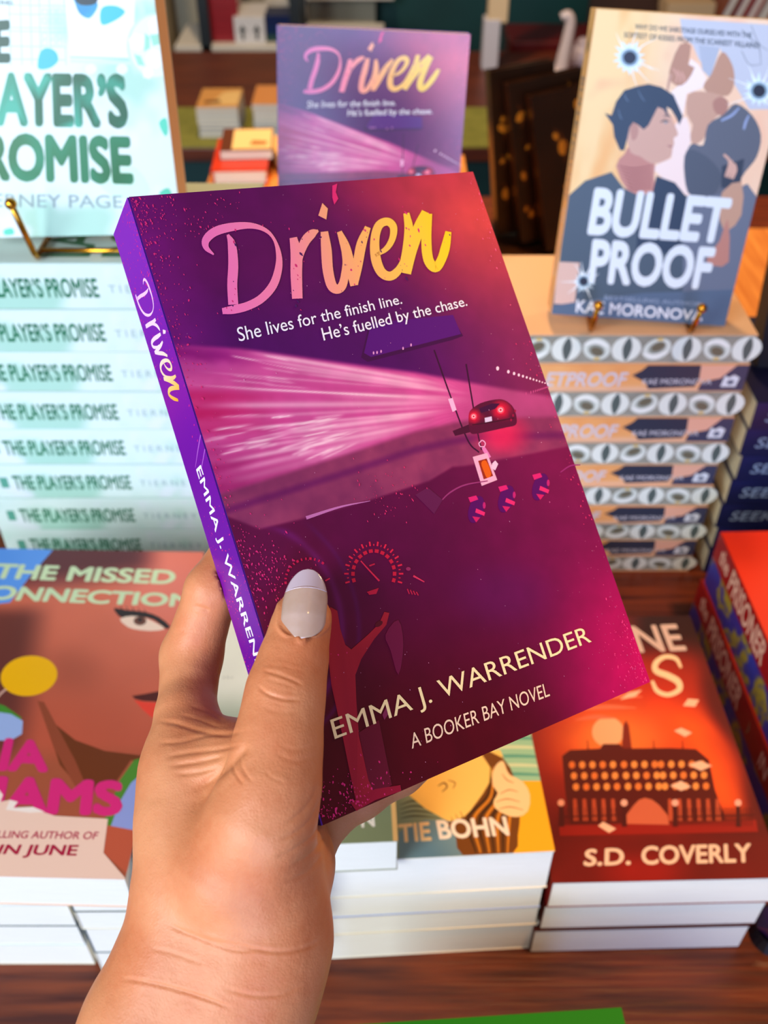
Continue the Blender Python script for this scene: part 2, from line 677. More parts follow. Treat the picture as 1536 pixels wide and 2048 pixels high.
reds = ['dark red hardback at the bottom of the pile on the white shelf', 'red hardback second from the bottom of the pile on the white shelf', 'red hardback third from the bottom of the pile on the white shelf', 'red hardback at the top of the pile on the white shelf']
for i in range(4):
    r, c, p = book('hardback_book', .12, .118, .036, flat_mat(x0+.112, SY-.10, zz, PI/2), (150, 34, 44), hard=True)
    tag(r, reds[i], 'book', 'red hardbacks on the white shelf')
    zz += .0365
bx = empty('shipping_box', (sx_(497, SY-.12)+.004, SY-.02, zb+.0005))
tag(bx, 'white carton printed with two up arrows on the white shelf', 'box')
box_obj('carton', (-.054, -.10, 0), (.054, .10, .085), mat('white_card', (222, 222, 226), rough=.8), bx, .002)
for xx in (-.025, .025):
    bm = bmesh.new()
    vs = [bm.verts.new((xx+u, -.1006, v)) for u, v in ((-.005, .012), (.005, .012), (.005, .040), (.013, .040), (0, .060), (-.013, .040), (-.005, .040))]
    bm.faces.new(vs)
    link('printed_arrow', bm_mesh(bm, 'printed_arrow'), bx, mat('arrow_ink', (30, 40, 36), rough=.8))
zz = zb+.0005
for i, (t, col) in enumerate([(.024, (34, 70, 70)), (.030, (14, 40, 88)), (.030, (18, 34, 84))]):
    r = plain_book('paperback_novel', .12, .11, t, flat_mat(sx_(553, SY-.12)+.048, SY-.10, zz, PI/2), col)
    tag(r, ['grey green paperback under two navy ones on the white shelf', 'navy paperback in the middle of the small white shelf pile', 'navy paperback on top of the small pile on the white shelf'][i], 'book', 'small pile at the shelf end')
    zz += t+.0004

# pale post, statuette and the dark red chest standing on the counter
p = at(985, 134, z=CZ)
post = empty('display_post', (p[0], p[1], CZ))
tag(post, 'cream square post rising from the counter above the dark gilded books', 'post')
box_obj('shaft', (-.026, -.026, .13), (.032, .026, 1.3), mat('cream_paint', (226, 200, 160), rough=.6), post, .003)
box_obj('base_sleeve', (-.036, -.03, 0), (.012, .03, .14), mat('lilac_white_paint', (206, 204, 214), rough=.5), post, .003)
p = at(1112, 172, z=CZ)
st = empty('figurine', (p[0], p[1]+.01, CZ))
tag(st, 'white hook-necked figurine standing on the counter beside the gold spine', 'figurine')
bm = bmesh.new()
prof = [(0, 0), (.036, 0), (.038, .006), (.037, .034), (.030, .046), (.012, .052), (0, .053)]
n = 24
rings = []
for r_, z_ in prof[1:-1]:
    rings.append([bm.verts.new((r_*math.cos(2*PI*k/n), r_*math.sin(2*PI*k/n), z_)) for k in range(n)])
for a_, b_ in zip(rings, rings[1:]):
    for k in range(n):
        bm.faces.new((a_[k], a_[(k+1) % n], b_[(k+1) % n], b_[k]))
bm.faces.new(rings[0][::-1])
bm.faces.new(rings[-1])
link('base', bm_mesh(bm, 'base', True), st, mat('white_glaze', (224, 206, 206), rough=.25, coat=.5))
bm = bmesh.new()
pts = spline([(.010, 0, .030), (.014, 0, .08), (.020, 0, .13), (.022, 0, .170), (.012, 0, .188), (-.006, 0, .182)], 5)
tube_bm(bm, [tuple(q) for q in pts], list(np.interp(np.linspace(0, 1, len(pts)), [0, .3, .8, 1], [.022, .017, .013, .010])), 14)
link('neck', bm_mesh(bm, 'neck', True), st, MATS['white_glaze'])
box_obj('red_band', (.006, -.0385, .004), (.0365, -.02, .034), mat('red_glaze', (230, 96, 84), rough=.3), st, .004)
p = at(1172, 150, z=CZ)
st2 = empty('lidded_jar', (p[0]-.01, p[1]+.05, CZ))
tag(st2, 'small lilac white jar on the counter just behind the gold spine', 'jar')
bm = bmesh.new()
bmesh.ops.create_cone(bm, cap_ends=True, segments=24, radius1=.034, radius2=.028, depth=.07, matrix=Matrix.Translation((0, 0, .035)))
link('body', bm_mesh(bm, 'body', True), st2, mat('lilac_glaze', (200, 188, 206), rough=.3))
bm = bmesh.new()
ball_bm(bm, (0, 0, .07), .024)
link('lid', bm_mesh(bm, 'lid', True), st2, MATS['lilac_glaze'])
p = at(1085, 140, Y=3.3)
ch = empty('storage_chest', (p[0]+.05, 3.4, 0))
tag(ch, 'dark red chest against the teal wall behind the white figurine', 'chest')
box_obj('chest_body', (-.16, -.1, 0), (.20, .1, .43), mat('dark_red_lacquer', (92, 10, 8), rough=.35), ch, .01)
box_obj('chest_lid', (-.165, -.105, .43), (.205, .105, .475), MATS['dark_red_lacquer'], ch, .01)

# books standing on a far shelf at the right
SR = 3.5
zr = at(1420, 75, Y=SR)[2]
sh2 = empty('wall_shelf', (at(1390, 60, Y=SR)[0], SR, 0))
tag(sh2, 'dark brown shelf holding red and white books above the gunshot cover', 'shelf')
box_obj('shelf_board', (-.34, -.10, zr-.03), (.40, .14, zr), M_BROWN, sh2, .003)
box_obj('back_panel', (-.34, .14, 0), (.40, .16, zr+.4), mat('dark_brown_board', (70, 42, 26), rough=.6), sh2)
for sxx in (-.33, .38):
    box_obj('side_panel', (sxx-.01, -.10, 0), (sxx+.01, .14, zr-.03), MATS['dark_brown_board'], sh2)
p = at(1376, 34, Y=SR-.06)
cb = empty('storage_box', (p[0], SR-.02, zr))
tag(cb, 'cream lidded box on the far shelf above the gunshot cover', 'box')
box_obj('box_body', (-.075, -.06, 0), (.075, .06, .10), mat('cream_card', (216, 188, 150), rough=.8), cb, .002)
box_obj('lid', (-.078, -.063, .085), (.078, .063, .125), mat('cream_card_lid', (206, 176, 136), rough=.8), cb, .002)
cols = [(150, 90, 70), (170, 30, 30), (196, 36, 34), (226, 206, 190), (190, 40, 34)]
names = ['brown book leaning first in the row on the far right shelf', 'dark red book leaning second in the row on the far right shelf', 'bright red book leaning in the middle of the row on the far right shelf',
         'white book leaning fourth in the row on the far right shelf', 'red book leaning last in the row on the far right shelf']
for i in range(5):
    x = at(1440+i*25, 60, Y=SR-.08)[0]
    M = Matrix.Translation((x, SR+.06, zr+.012)) @ Matrix.Rotation(math.radians(20), 4, 'Y') @ Matrix.Rotation(-PI/2, 4, 'Z') @ Matrix.Rotation(PI/2, 4, 'X')
    r, c, pgb = book('hardback_book', .13, .20, .026, M, cols[i], hard=True)
    a = Art(*spine_frame(.13, .20, .026), M=M)
    a.poly('b', [(.04, .004), (.12, .004), (.12, .022), (.04, .022)], (236, 216, 200) if i != 3 else (190, 40, 34))
    a.build('b', 'spine_label', c, M_PRINT)
    tag(r, names[i], 'book', 'leaning books on the far right shelf')

# the far end of the display table: an open red book stand and dark gilded books
p = at(484, 372, z=RZ)
r, c, pgb = book('hardback_book', .085, .13, .024, flat_mat(p[0]-.045, p[1], RZ, .04), (206, 52, 8), hard=True)
tag(r, 'orange red hardback lying flat at the far left corner of the display table', 'book')
M = Matrix.Translation((p[0]-.035, p[1]+.040, RZ+.0245)) @ Matrix.Rotation(.05, 4, 'Z') @ Matrix.Rotation(math.radians(3), 4, 'X')
r, c, pgb = book('paperback_novel', .08, .085, .014, M, (94, 44, 14))
a = Art(*front_frame(.08, .085, .014))
a.poly('b', [(.018, .006), (.078, .006), (.078, .08), (.018, .08)], (246, 210, 146))
a.poly('b', [(.045, .02), (.07, .02), (.072, .034), (.048, .038)], (176, 110, 50))
a.build('b', 'cover_art', c, M_PRINT)
tag(r, 'small brown book with cream panel lying on the orange red hardback', 'book')
p = at(560, 352, z=RZ)
r, c, pgb = book('paperback_novel', .06, .09, .03, flat_mat(p[0]+.0, p[1], RZ, .3), (236, 190, 130))
tag(r, 'small peach book beside the orange red hardback at the far table end', 'book')

M_DARK = mat('black_gilt_board', (30, 14, 8), rough=.28, spec=.6, noise=((64, 30, 8), 14, (1, 1, 1), .9))
dk = [(1.225, 980, 1018, 122, -9, 8, 'narrow black gilded hardback leaning leftmost of the dark trio at the far table end'),
      (1.20, 1010, 1062, 150, -13, 10, 'black gilded hardback in the middle of the dark trio at the far end'),
      (1.175, 1042, 1104, 178, -15, 12, 'wide black gilded hardback leaning rightmost of the dark trio at the far table end')]
for i, (Y, xa, xb, yt, roll, tilt, lab) in enumerate(dk):
    zt = at(xb, yt, Y=Y)[2]
    x0 = at(xa, 545, Y=Y)[0]-.0
    w = (.085, .10, .115)[i]
    h = (zt-RZ)*.88
    M = Matrix.Translation((x0+i*.012, Y, RZ+.0145)) @ Matrix.Rotation(math.radians(14), 4, 'Z') @ Matrix.Rotation(PI/2-math.radians(tilt), 4, 'X') @ Matrix.Rotation(math.radians(-roll*.55), 4, 'Z')
    r, c, pgb = book('hardback_book', w, h, .018, M, (30, 14, 8), m=M_DARK, hard=True, pages=M_DARK)
    a = Art(*front_frame(w, h, .018))
    a.grid('b', .001, 0, w, h, 8, 12, lambda U: mixc((26, 12, 6), (52, 26, 10), vnoise(U, 40, 3)))
    for k in range(16):
        cx, cy = random.uniform(.01, w-.01), random.uniform(.02, h-.02)
        q = random.uniform(.3, 1.0)
        a.disc('b', (cx, cy), .0065*q, .010*q, (206, 140, 40) if k % 3 else (120, 70, 30), 9, False, random.uniform(-1, 1))
        a.stroke('b', [(cx, cy-.02*q), (cx+.004, cy), (cx-.002, cy+.02*q)], [.0005, .002, .0005], (110, 60, 20))
    a.build('b', 'gilt_cover_art', c, mat('gilt_foil', rough=.3, attr=True, metal=.25))
    tag(r, lab, 'book')
stn = empty('book_stand', (at(1040, 520, z=RZ)[0], 1.19, RZ))
tag(stn, 'low black wooden stand under the three dark gilded hardbacks', 'stand')
box_obj('base', (-.075, -.05, 0), (.12, .07, .012), M_DARK, stn, .003)
p = at(1118, 320, z=RZ+.1)
pd = empty('small_tin', (at(1120, 345, Y=1.36)[0], 1.36, TABLE))
tag(pd, 'small white and teal tin behind the dark gilded books near the gold spine', 'tin')
bm = bmesh.new()
bmesh.ops.create_cone(bm, cap_ends=True, segments=24, radius1=.018, radius2=.018, depth=.10, matrix=Matrix.Translation((0, 0, .05)))
link('body', bm_mesh(bm, 'body', True), pd, mat('teal_enamel', (40, 150, 130), rough=.3))
bm = bmesh.new()
bmesh.ops.create_cone(bm, cap_ends=True, segments=24, radius1=.019, radius2=.016, depth=.045, matrix=Matrix.Translation((0, 0, .1225)))
link('lid', bm_mesh(bm, 'lid', True), pd, mat('white_enamel', (222, 228, 228), rough=.3))
# ================================================================== easels
def easel(name, label, x, y, z, yaw, hw, t, ph=.027, bar=False):
    """gold wire easel: feet and pegs left and right, crossbar, back leg.  Local origin under the middle of the book's back"""
    r = empty(name, (x, y, z), yaw)
    tag(r, label, 'easel', 'gold wire easels under the display copies')
    bm = bmesh.new()
    tube_bm(bm, [(-hw, -.001, .0024), (hw, -.001, .0024)], .0018, 10)
    tube_bm(bm, [(-hw, 0, .0022), (-hw*.5, .030, .09), (0, .036, .105), (hw*.5, .030, .09), (hw, 0, .0022)], .0018, 10)
    link('frame', bm_mesh(bm, 'frame', True), r, M_GOLD)
    bm = bmesh.new()
    tube_bm(bm, [(0, .036, .105), (0, .075, .0022)], .0018, 10)
    link('back_leg', bm_mesh(bm, 'back_leg', True), r, M_GOLD)
    if bar:
        bm = bmesh.new()
        tube_bm(bm, [(-hw, -t-.001, .0022), (hw, -t-.001, .0022)], .0017, 10)
        link('crossbar', bm_mesh(bm, 'crossbar', True), r, M_GOLD)
    for s in (-1, 1):
        bm = bmesh.new()
        tube_bm(bm, [(s*hw, 0, .0022), (s*hw, -t-.010, .0022), (s*hw, -t-.0125, .006), (s*hw, -t-.0125-.35*ph, ph)], .0019, 10)
        ball_bm(bm, (s*hw, -t-.0130-.35*ph, ph+.0015), .0036)
        link('peg', bm_mesh(bm, 'peg', True), r, M_GOLD)
    return r


def upright(x, y, z, yaw, tilt, roll=0.0):
    return (Matrix.Translation((x, y, z)) @ Matrix.Rotation(yaw, 4, 'Z') @ Matrix.Rotation(PI/2-tilt, 4, 'X') @ Matrix.Rotation(roll, 4, 'Z'))


# ================================================================== mint football romance: a stack of spines and a display copy
MINT = (208, 228, 222)
PW, PH, PT = .127, .203, .0318
PX, PY = -.3008, .550


def mint_field(U):
    n = vnoise(U, 30, 21)
    n2 = vnoise(U, 55, 33)
    c = mixc((216, 234, 230), (172, 214, 198), smooth01(.5, .75, n))
    return mixc(c, (226, 232, 240), smooth01(.55, .8, n2)*.8)


pm0 = flat_mat(PX+PH, PY, TABLE+.0002, PI/2)
p0, pcov, ppg = book('paperback_novel', PW, PH, PT, pm0, MINT, spine_col=MINT)
ps = Art(*spine_frame(PW, PH, PT))
ps.grid('base', 0, .0004, PH, PT-.0004, 60, 10, mint_field)
uu = lambda px, py: at(px, py, Y=PY)[0]-PX
gT = lambda U: mixc((14, 92, 66), (16, 120, 78), vnoise(U, 90, 8))
ps.text('title', 'THE PLAYER\u2019S PROMISE', [(uu(38, 1025), .0215), (uu(266, 1025), .0215), (uu(266, 1025), .0085), (uu(38, 1025), .0085)], gT, .022)
ps.text('author', 'TIERNEY PAGE', [(uu(282, 1018), .0170), (.186, .0170), (.186, .0115), (uu(282, 1018), .0115)], (150, 176, 180), .0, spacing=1.5)
ps.poly('title', [(.010, .010), (.016, .010), (.016, .020), (.010, .020)], (90, 160, 140))
ps.build('base', 'spine_art', pcov, M_GLOSS)
ps.build('title', 'spine_title', pcov, M_GLOSS)
ps.build('author', 'spine_author', pcov, M_GLOSS)
ordn = ['bottom', 'second from the bottom', 'third from the bottom', 'fourth from the bottom', 'fifth from the bottom', 'sixth from the bottom', 'seventh from the bottom', 'eighth from the bottom', 'second from the top', 'topmost']
z = TABLE+.0002
for i in range(10):
    o = p0 if i == 0 else copy_tree(p0)
    o.matrix_world = flat_mat(PX+PH+.0105*max(0, i-2)/7+(0 if i in (0, 9) else random.uniform(-.0012, .0012)), PY+random.uniform(0, .0015), z, PI/2+random.uniform(-.004, .004))
    tag(o, 'pale mint paperback, green spine title, %s in the left stack' % ordn[i], 'book', 'mint paperbacks stacked at the left')
    z += PT+.0003
PTOP = z
P_TOP_BOOK = o
# cover of the topmost one, seen edge-on under the easel
pmd = upright(-.2537, .592, PTOP+.0042, 0.0, math.radians(13), math.radians(1.2))
disp, dcov, dpg = book('paperback_novel', PW, PH, PT*.92, pmd, MINT, spine_col=MINT)
tag(disp, 'pale mint paperback with green title and blue butterfly standing on an easel', 'book')
pa = Art(*front_frame(PW, PH, PT*.92), M=pmd, bounds=(.0004, 0, PW, PH))


def player_front(a):
    a.grid('base', .0004, 0, PW, PH, 70, 100, mint_field)
    B = 'base'
    ln = (150, 190, 190)
    # pencil-line facade
    for x in (18, 40, 60, 78, 98, 128):
        a.stroke(B, [(x, -20), (x+4, 130)], [1.3, 1.3], ln, True, 1)
    for y in (10, 28, 55, 62, 92, 118):
        a.stroke(B, [(16, y), (132, y+2)], [1.3, 1.3], ln, True, 1)
    for x in (84, 100, 114):
        for y in (18, 36, 66, 80):
            a.stroke(B, [(x, y), (x+10, y), (x+11, y+11), (x+1, y+11), (x, y)], [1.1]*5, ln, True, 1)
    # white note
    a.poly(B, [(128, -30), (272, -30), (266, 118), (141, 114)], (228, 236, 246), True)
    a.stroke(B, [(141, 114), (266, 118)], [3, 3], (160, 200, 196), True, 1)
    a.stroke(B, [(141, 122), (262, 127)], [6, 6], (200, 224, 222), True, 1)
    for x in (182, 244):
        a.disc(B, (x, 138), 12, 11, (222, 242, 240), 16, True)
    # football
    a.disc(B, (312, 92), 58, 66, (196, 236, 224), 40, True)
    a.disc(B, (313, 92), 54, 62, (222, 244, 238), 40, True)
    for (x, y, r) in ((274, 84, 18), (314, 50, 19), (338, 92, 14), (310, 118, 20), (296, 146, 12)):
        a.disc(B, (x, y), r, r*1.05, (234, 248, 246), 6, True, .3)
    for q in ([(290, 66), (300, 74), (300, 96), (288, 104)], [(268, 108), (282, 112), (290, 132), (276, 130)], [(300, 70), (332, 66), (328, 86), (306, 92)]):
        a.poly(B, q, (150, 214, 190), True)
    # butterfly and loose petal
    bl = lambda U: mixc((0, 96, 150), (60, 190, 240), vnoise(U, 140, 4, 2))
    a.poly(B, [(196, 10), (180, 36), (160, 28), (150, 6), (146, -14), (180, -6)], bl, True, 4)
    a.poly(B, [(206, 14), (232, 12), (250, 24), (232, 40), (206, 50), (200, 34)], (56, 186, 238), True, 4)
    a.poly(B, [(150, -2), (162, 10), (190, 8), (196, -12), (160, -16)], (10, 44, 60), True, 3)
    a.stroke(B, [(198, 36), (200, 8), (202, -10)], [2, 3, 2], (230, 236, 236), True)
    a.poly(B, [(82, 102), (96, 96), (112, 104), (116, 122), (100, 136), (78, 138), (76, 122)], (54, 180, 232), True, 4)
    for q in ([(318, 246), (332, 236), (336, 262), (330, 272)], [(318, 386), (336, 376), (344, 392), (330, 396)], [(8, 460), (24, 456), (28, 468), (10, 470)]):
        a.poly(B, q, (86, 206, 176), True, 3)
    a.poly(B, [(200, 370), (260, 330), (300, 380), (260, 400)], (206, 240, 222), True, 4)
    tg = lambda U: mixc((4, 88, 58), (50, 166, 140), smooth01(.4, .7, vnoise(U, 60, 12)))
    T = 'title'
    a.text(T, 'E', [(-8, 47), (17, 45), (18, 121), (-8, 121)], (8, 70, 54), .05, True)
    a.text(T, 'LAYER\u2019S', [(-40, 150), (247, 154), (254, 251), (-40, 246)], tg, .05, True)
    a.text(T, 'ROMISE', [(-30, 270), (257, 278), (264, 364), (-30, 356)], lambda U: mixc((2, 92, 40), (24, 136, 100), vnoise(U, 70, 2)), .05, True)
    a.text('author', 'IERNEY PAGE', [(-24, 387), (244, 391), (246, 416), (-24, 414)], (140, 164, 168), .004, True)
    a.text('author', 'ERIES', [(-4, 0), (26, 2), (26, 10), (-4, 9)], (60, 90, 90), .01, True)


player_front(pa)
pa.build('base', 'front_cover_art', dcov, M_GLOSS)
pa.build('title', 'title_lettering', dcov, M_GLOSS)
pa.build('author', 'author_lettering', dcov, M_GLOSS)
box_obj('cover_fold', (PW-.0006, 0, .001), (PW, PH, PT*.92-.0006), mat('tan_page_edge', (226, 178, 130), rough=.7), dcov)
easel('easel', 'gold wire easel holding the pale mint display copy at the left', -.175, .5935, PTOP+.0002, 0, .043, PT*.92, .043, True)
# top book carries the same cover, turned sideways
ta = Art(*front_frame(PW, PH, PT))
ta.text('t', 'ROMISE', [(.010, .092), (.118, .092), (.118, .066), (.010, .066)], (60, 120, 84), .02)
ta.text('t', 'LAYER\u2019S', [(.010, .130), (.118, .130), (.118, .100), (.010, .100)], (60, 120, 84), .02)
tcov = [c for c in P_TOP_BOOK.children if c.name.startswith('cover')][0]
ta.build('t', 'title_lettering', tcov, M_GLOSS)

# ================================================================== gunshot thriller: spines and patterned fore-edges in turn, display copy on top
BW, BH = .127, .198
BX, BY = .2704, .600
BT = [.0181, .0190, .0198, .0196, .0214, .0211, .0229, .0234, .0239, .0234, .0244]
BTOP = TABLE+.0002+sum(BT)+.0003*len(BT)
bt1 = BT[9]
bz1 = BTOP-BT[10]-BT[9]-.0006
bm1 = flat_mat(BX, BY, bz1, PI/2)
b0, bcov, bpg = book('paperback_novel', BW, BH, bt1, bm1, (214, 150, 96), spine_col=(222, 160, 104), front_col=(226, 170, 120))
bs = Art(*spine_frame(BW, BH, bt1), M=bm1)


def b_spine(U):
    u = U[:, 0]/BH
    n = vnoise(U, 60, 44)
    c = mixc((244, 190, 124), (226, 150, 90), n)
    c = mixc(c, (232, 196, 176), smooth01(.3, .0, U[:, 1]/bt1)*.8)
    return c


bs.grid('base', 0, .0003, BH, bt1-.0003, 60, 8, b_spine)
q = lambda px: bs.uv([(px, 760)])[0][0]
bs.poly('base', [(q(1262), .014), (q(1280), .0185), (q(1290), bt1-.0005), (q(1405), bt1-.0005), (q(1400), .013), (q(1392), .004), (q(1300), .002), (q(1290), .008)], (50, 56, 74))
bs.poly('base', [(q(1395), bt1-.0005), (q(1466), bt1-.0005), (q(1458), .014), (q(1440), .011), (q(1398), .010)], (232, 176, 150))
bs.poly('base', [(q(1440), .0115), (q(1466), bt1-.0005), (BH, bt1-.0005), (BH, .0005), (q(1400), .0005), (q(1404), .008)], (62, 66, 92))
bs.text('title', 'BULLETPROOF', [(q(1012), .0165), (q(1254), .0165), (q(1250), .0045), (q(1008), .0045)], (206, 204, 216), .02)
bs.text('author', 'KAE MORONOVA', [(q(1286), .0110), (q(1424), .0110), (q(1424), .0060), (q(1286), .0060)], (206, 206, 216), .006)
bs.poly('author', [(q(1444), .004), (q(1474), .004), (q(1478), .012), (q(1466), .0145), (q(1456), .012), (q(1448), .014)], (222, 228, 236))
bs.disc('author', (q(1462), .008), .0028, .0022, (90, 100, 124), 10)
bs.build('base', 'spine_art', bcov, M_GLOSS)
bs.build('title', 'spine_title', bcov, M_GLOSS)
bs.build('author', 'spine_author', bcov, M_GLOSS)

f0, fcov, fpg = book('paperback_novel', BW, BH, BT[10], flat_mat(0, 0, 0, 0), (226, 178, 130), front_col=(232, 190, 150), spine_col=(220, 150, 96))
fa = Art((BW-.0006, 0, 0), (0, 1, 0), (0, 0, 1))
tt = BT[10]
fa.grid('b', .0005, .0008, BH-.0005, tt-.0008, 60, 8, lambda U: mixc((128, 130, 120), (158, 160, 148), vnoise(U, 90, 9)))
x = .006
k = 0
while x < BH-.012:
    cy = tt/2
    if k % 2 == 0:      # dark slit between two pale crescents
        fa.poly('b', [(x, cy), (x+.003, cy+.0075), (x+.0105, cy+.0105), (x+.018, cy+.0075), (x+.0215, cy), (x+.018, cy-.0075), (x+.0105, cy-.0105), (x+.003, cy-.0075)], (226, 234, 226), False, 5)
        fa.poly('b', [(x+.0115, cy+.0100), (x+.0145, cy+.003), (x+.0140, cy-.004), (x+.0115, cy-.0100), (x+.0085, cy-.004), (x+.0080, cy+.003)], (84, 98, 96), False, 5)
        x += .0235
    else:               # coiled ring
        up = 1 if k % 4 == 1 else -1
        fa.disc('b', (x+.0095, cy), .0105, .0088, (214, 224, 216), 22, False, .5*up)
        fa.disc('b', (x+.0095, cy+.0012*up), .0068, .0050, (150, 160, 150), 18, False, .5*up)
        fa.disc('b', (x+.0100, cy+.0020*up), .0052, .0034, (108, 104, 86), 16, False, .5*up)
        for j in range(3):
            fa.stroke('b', [(x-.001+j*.001, cy-.004*up), (x+.009, cy-.0075*up+j*.0014*up), (x+.019-j*.001, cy-.002*up)], [.0004, .0009, .0004], (244, 248, 244))
        fa.disc('b', (x+.0105, cy+.0082*up), .0026, .0013, (214, 186, 110), 10)
        x += .0205
    k += 1
fa.build('b', 'fore_edge_print', fpg, M_GLOSS)
z = TABLE+.0002
od = ['bottom', 'second from the bottom', 'third from the bottom', 'fourth from the bottom', 'fifth from the bottom', 'sixth from the bottom', 'fifth from the top', 'fourth from the top', 'third from the top', 'second from the top', 'topmost']
used = [False, False]
for i in range(11):
    t = BT[i]
    fore = (i % 2 == 0)
    src, st_ = (f0, BT[10]) if fore else (b0, bt1)
    o = copy_tree(src) if used[fore] else src
    used[fore] = True
    xr = BX+(0 if i == 9 else random.uniform(-.0015, .0015))
    if fore:
        o.matrix_world = flat_mat(xr-BH, BY+BW+random.uniform(-.001, .001), z, -PI/2)
    else:
        o.matrix_world = flat_mat(xr, BY+(0 if i == 9 else random.uniform(-.001, .001)), z, PI/2)
    o.scale = (1, 1, t/st_)
    tag(o, 'thriller paperback, %s, %s in the right stack' % ('ring patterned fore-edge out' if fore else 'orange navy spine out', od[i]), 'book', 'gunshot thriller paperbacks in the right stack')
    z += t+.0003
BTOP = z

dw, dh, dt = .1262, .1965, .0235
bmd = upright(.1225, .638, BTOP+.0042, math.radians(-3.0), math.radians(11), math.radians(-2.6))
bd, bdcov, bdpg = book('paperback_novel', dw, dh, dt, bmd, (226, 176, 112), spine_col=(222, 170, 104))
tag(bd, 'peach thriller paperback with two men and bullet holes on an easel', 'book')
ba = Art(*front_frame(dw, dh, dt), M=bmd, bounds=(.0004, 0, dw, dh))


def bullet_front(a):
    Z = lambda L: [(936+.390625*x, .390625*y) for x, y in L]
    B = 'base'

    def fld(U):
        n = vnoise(U, 28, 5)
        n2 = vnoise(U*np.array([2.2, .7]), 30, 8)
        c = mixc((250, 214, 150), (244, 176, 96), smooth01(.35, .7, n2)*.8)
        c = mixc(c, (248, 214, 198), smooth01(.15, .55, U[:, 0]/dw)*.7)
        c = mixc(c, (240, 150, 112), smooth01(.62, .8, n)*smooth01(.5, .9, U[:, 1]/dh)*.6)
        return c
    a.grid(B, .0004, 0, dw, dh, 60, 90, fld)
    P = lambda pts, col, s=0: a.poly(B, Z(pts), col, True, s)
    # white jacket, bull's-eye of light
    P([(1085, 95), (1560, 128), (1560, 560), (1440, 560), (1345, 400), (1290, 245), (1235, 380), (1180, 300), (1150, 230), (1100, 190)], (196, 200, 214))
    P([(1180, 230), (1290, 245), (1240, 400), (1200, 360)], (176, 184, 202))
    for q in ([(1400, 150), (1450, 200), (1536, 260)], [(1450, 130), (1490, 240), (1500, 330)], [(1400, 260), (1440, 330), (1500, 330)]):
        a.stroke(B, Z(q), [1.2, 1.6, 1.0], (120, 126, 140), True)
    P([(1040, 470), (1100, 420), (1140, 300), (1180, 330), (1220, 400), (1200, 450), (1120, 480), (1100, 600), (1060, 560)], (250, 232, 226))
    P([(1060, 640), (1120, 600), (1140, 720), (1110, 850), (1150, 960), (1120, 1000), (940, 860), (1040, 810)], (250, 226, 218), 2)
    # right-hand man, seen upside down
    sk = (202, 156, 130)
    P([(1300, 265), (1352, 330), (1364, 420), (1330, 490), (1240, 480), (1205, 440), (1245, 380)], (190, 142, 114), 3)
    P([(1125, 485), (1190, 468), (1290, 485), (1330, 545), (1262, 610), (1205, 715), (1150, 738), (1138, 690), (1150, 640), (1118, 580)], sk, 2)
    P([(1255, 520), (1300, 495), (1335, 530), (1310, 590), (1265, 575)], (178, 124, 104), 3)
    P([(1228, 640), (1310, 585), (1370, 530), (1455, 590), (1500, 690), (1480, 800), (1420, 880), (1330, 990), (1150, 1010), (1108, 900), (1120, 780), (1150, 735), (1205, 742)], (92, 96, 108), 3)
    P([(1120, 770), (1220, 800), (1300, 900), (1250, 1005), (1150, 1010), (1108, 900)], (76, 82, 94), 3)
    for q in ([(1296, 618), (1350, 590), (1388, 552)], [(1412, 662), (1422, 625), (1438, 590)]):
        a.stroke(B, Z(q), [4, 5, 3], (150, 166, 206), True)
    P([(1300, 850), (1415, 812), (1392, 962), (1296, 962)], (44, 52, 66))
    for k in range(4):
        a.stroke(B, Z([(1310+k*18, 790+k*16), (1340+k*10, 830+k*14), (1318+k*12, 905+k*4)]), [5, 6, 4], (214, 168, 148), True)
    P([(1085, 228), (1142, 232), (1128, 330), (1160, 345), (1118, 420), (1070, 440), (1030, 400), (1040, 330)], (186, 136, 108), 2)
    a.stroke(B, Z([(1040, 380), (1025, 440), (1014, 510)]), [7, 5, 3], (196, 150, 128), True)
    for k in range(3):
        a.stroke(B, Z([(1050+k*22, 350+k*8), (1072+k*18, 390+k*6), (1060+k*20, 425)]), [3, 4, 2], (214, 160, 140), True)
    # left-hand man
    P([(758, 850), (800, 790), (840, 740), (950, 800), (952, 900), (955, 985), (900, 1010), (820, 985)], (196, 132, 116), 2)
    for k in range(7):
        a.stroke(B, Z([(775+k*8, 850+k*18), (850, 862+k*18), (940, 848+k*18)]), [2, 3, 2], (150, 78, 70), True)
    P([(812, 690), (840, 630), (900, 650), (935, 590), (990, 530), (1030, 580), (1058, 640), (1076, 690), (1052, 706), (1056, 735), (1046, 760), (1040, 800), (1000, 826), (940, 838), (880, 800), (832, 780)], (212, 166, 144), 2)
    P([(830, 650), (850, 628), (872, 650), (866, 700), (840, 718)], (190, 138, 120), 3)
    P([(735, 590), (758, 520), (800, 462), (870, 440), (925, 430), (990, 446), (1052, 486), (1100, 596), (1082, 640), (1064, 600), (1040, 560), (1018, 548), (1022, 600), (1000, 560), (972, 548), (950, 590), (925, 640), (900, 664),
       (872, 640), (846, 626), (828, 650), (815, 710), (800, 770), (778, 770), (748, 700), (742, 640), (700, 580)], (40, 56, 74))
    for q in ([(800, 480), (812, 510), (824, 520)], [(870, 460), (890, 500), (906, 520)], [(770, 560), (780, 600), (790, 610)]):
        a.stroke(B, Z(q), [1, 2.2, 1], (90, 112, 134), True)
    a.stroke(B, Z([(985, 625), (1008, 616), (1030, 622)]), [2, 3.2, 1.6], (70, 60, 60), True)
    a.disc(B, Z([(1012, 628)])[0], 3.4, 2, (120, 140, 150), 10, True)
    a.stroke(B, Z([(1000, 596), (1020, 590), (1040, 600)]), [1, 3, 1], (50, 50, 58), True)
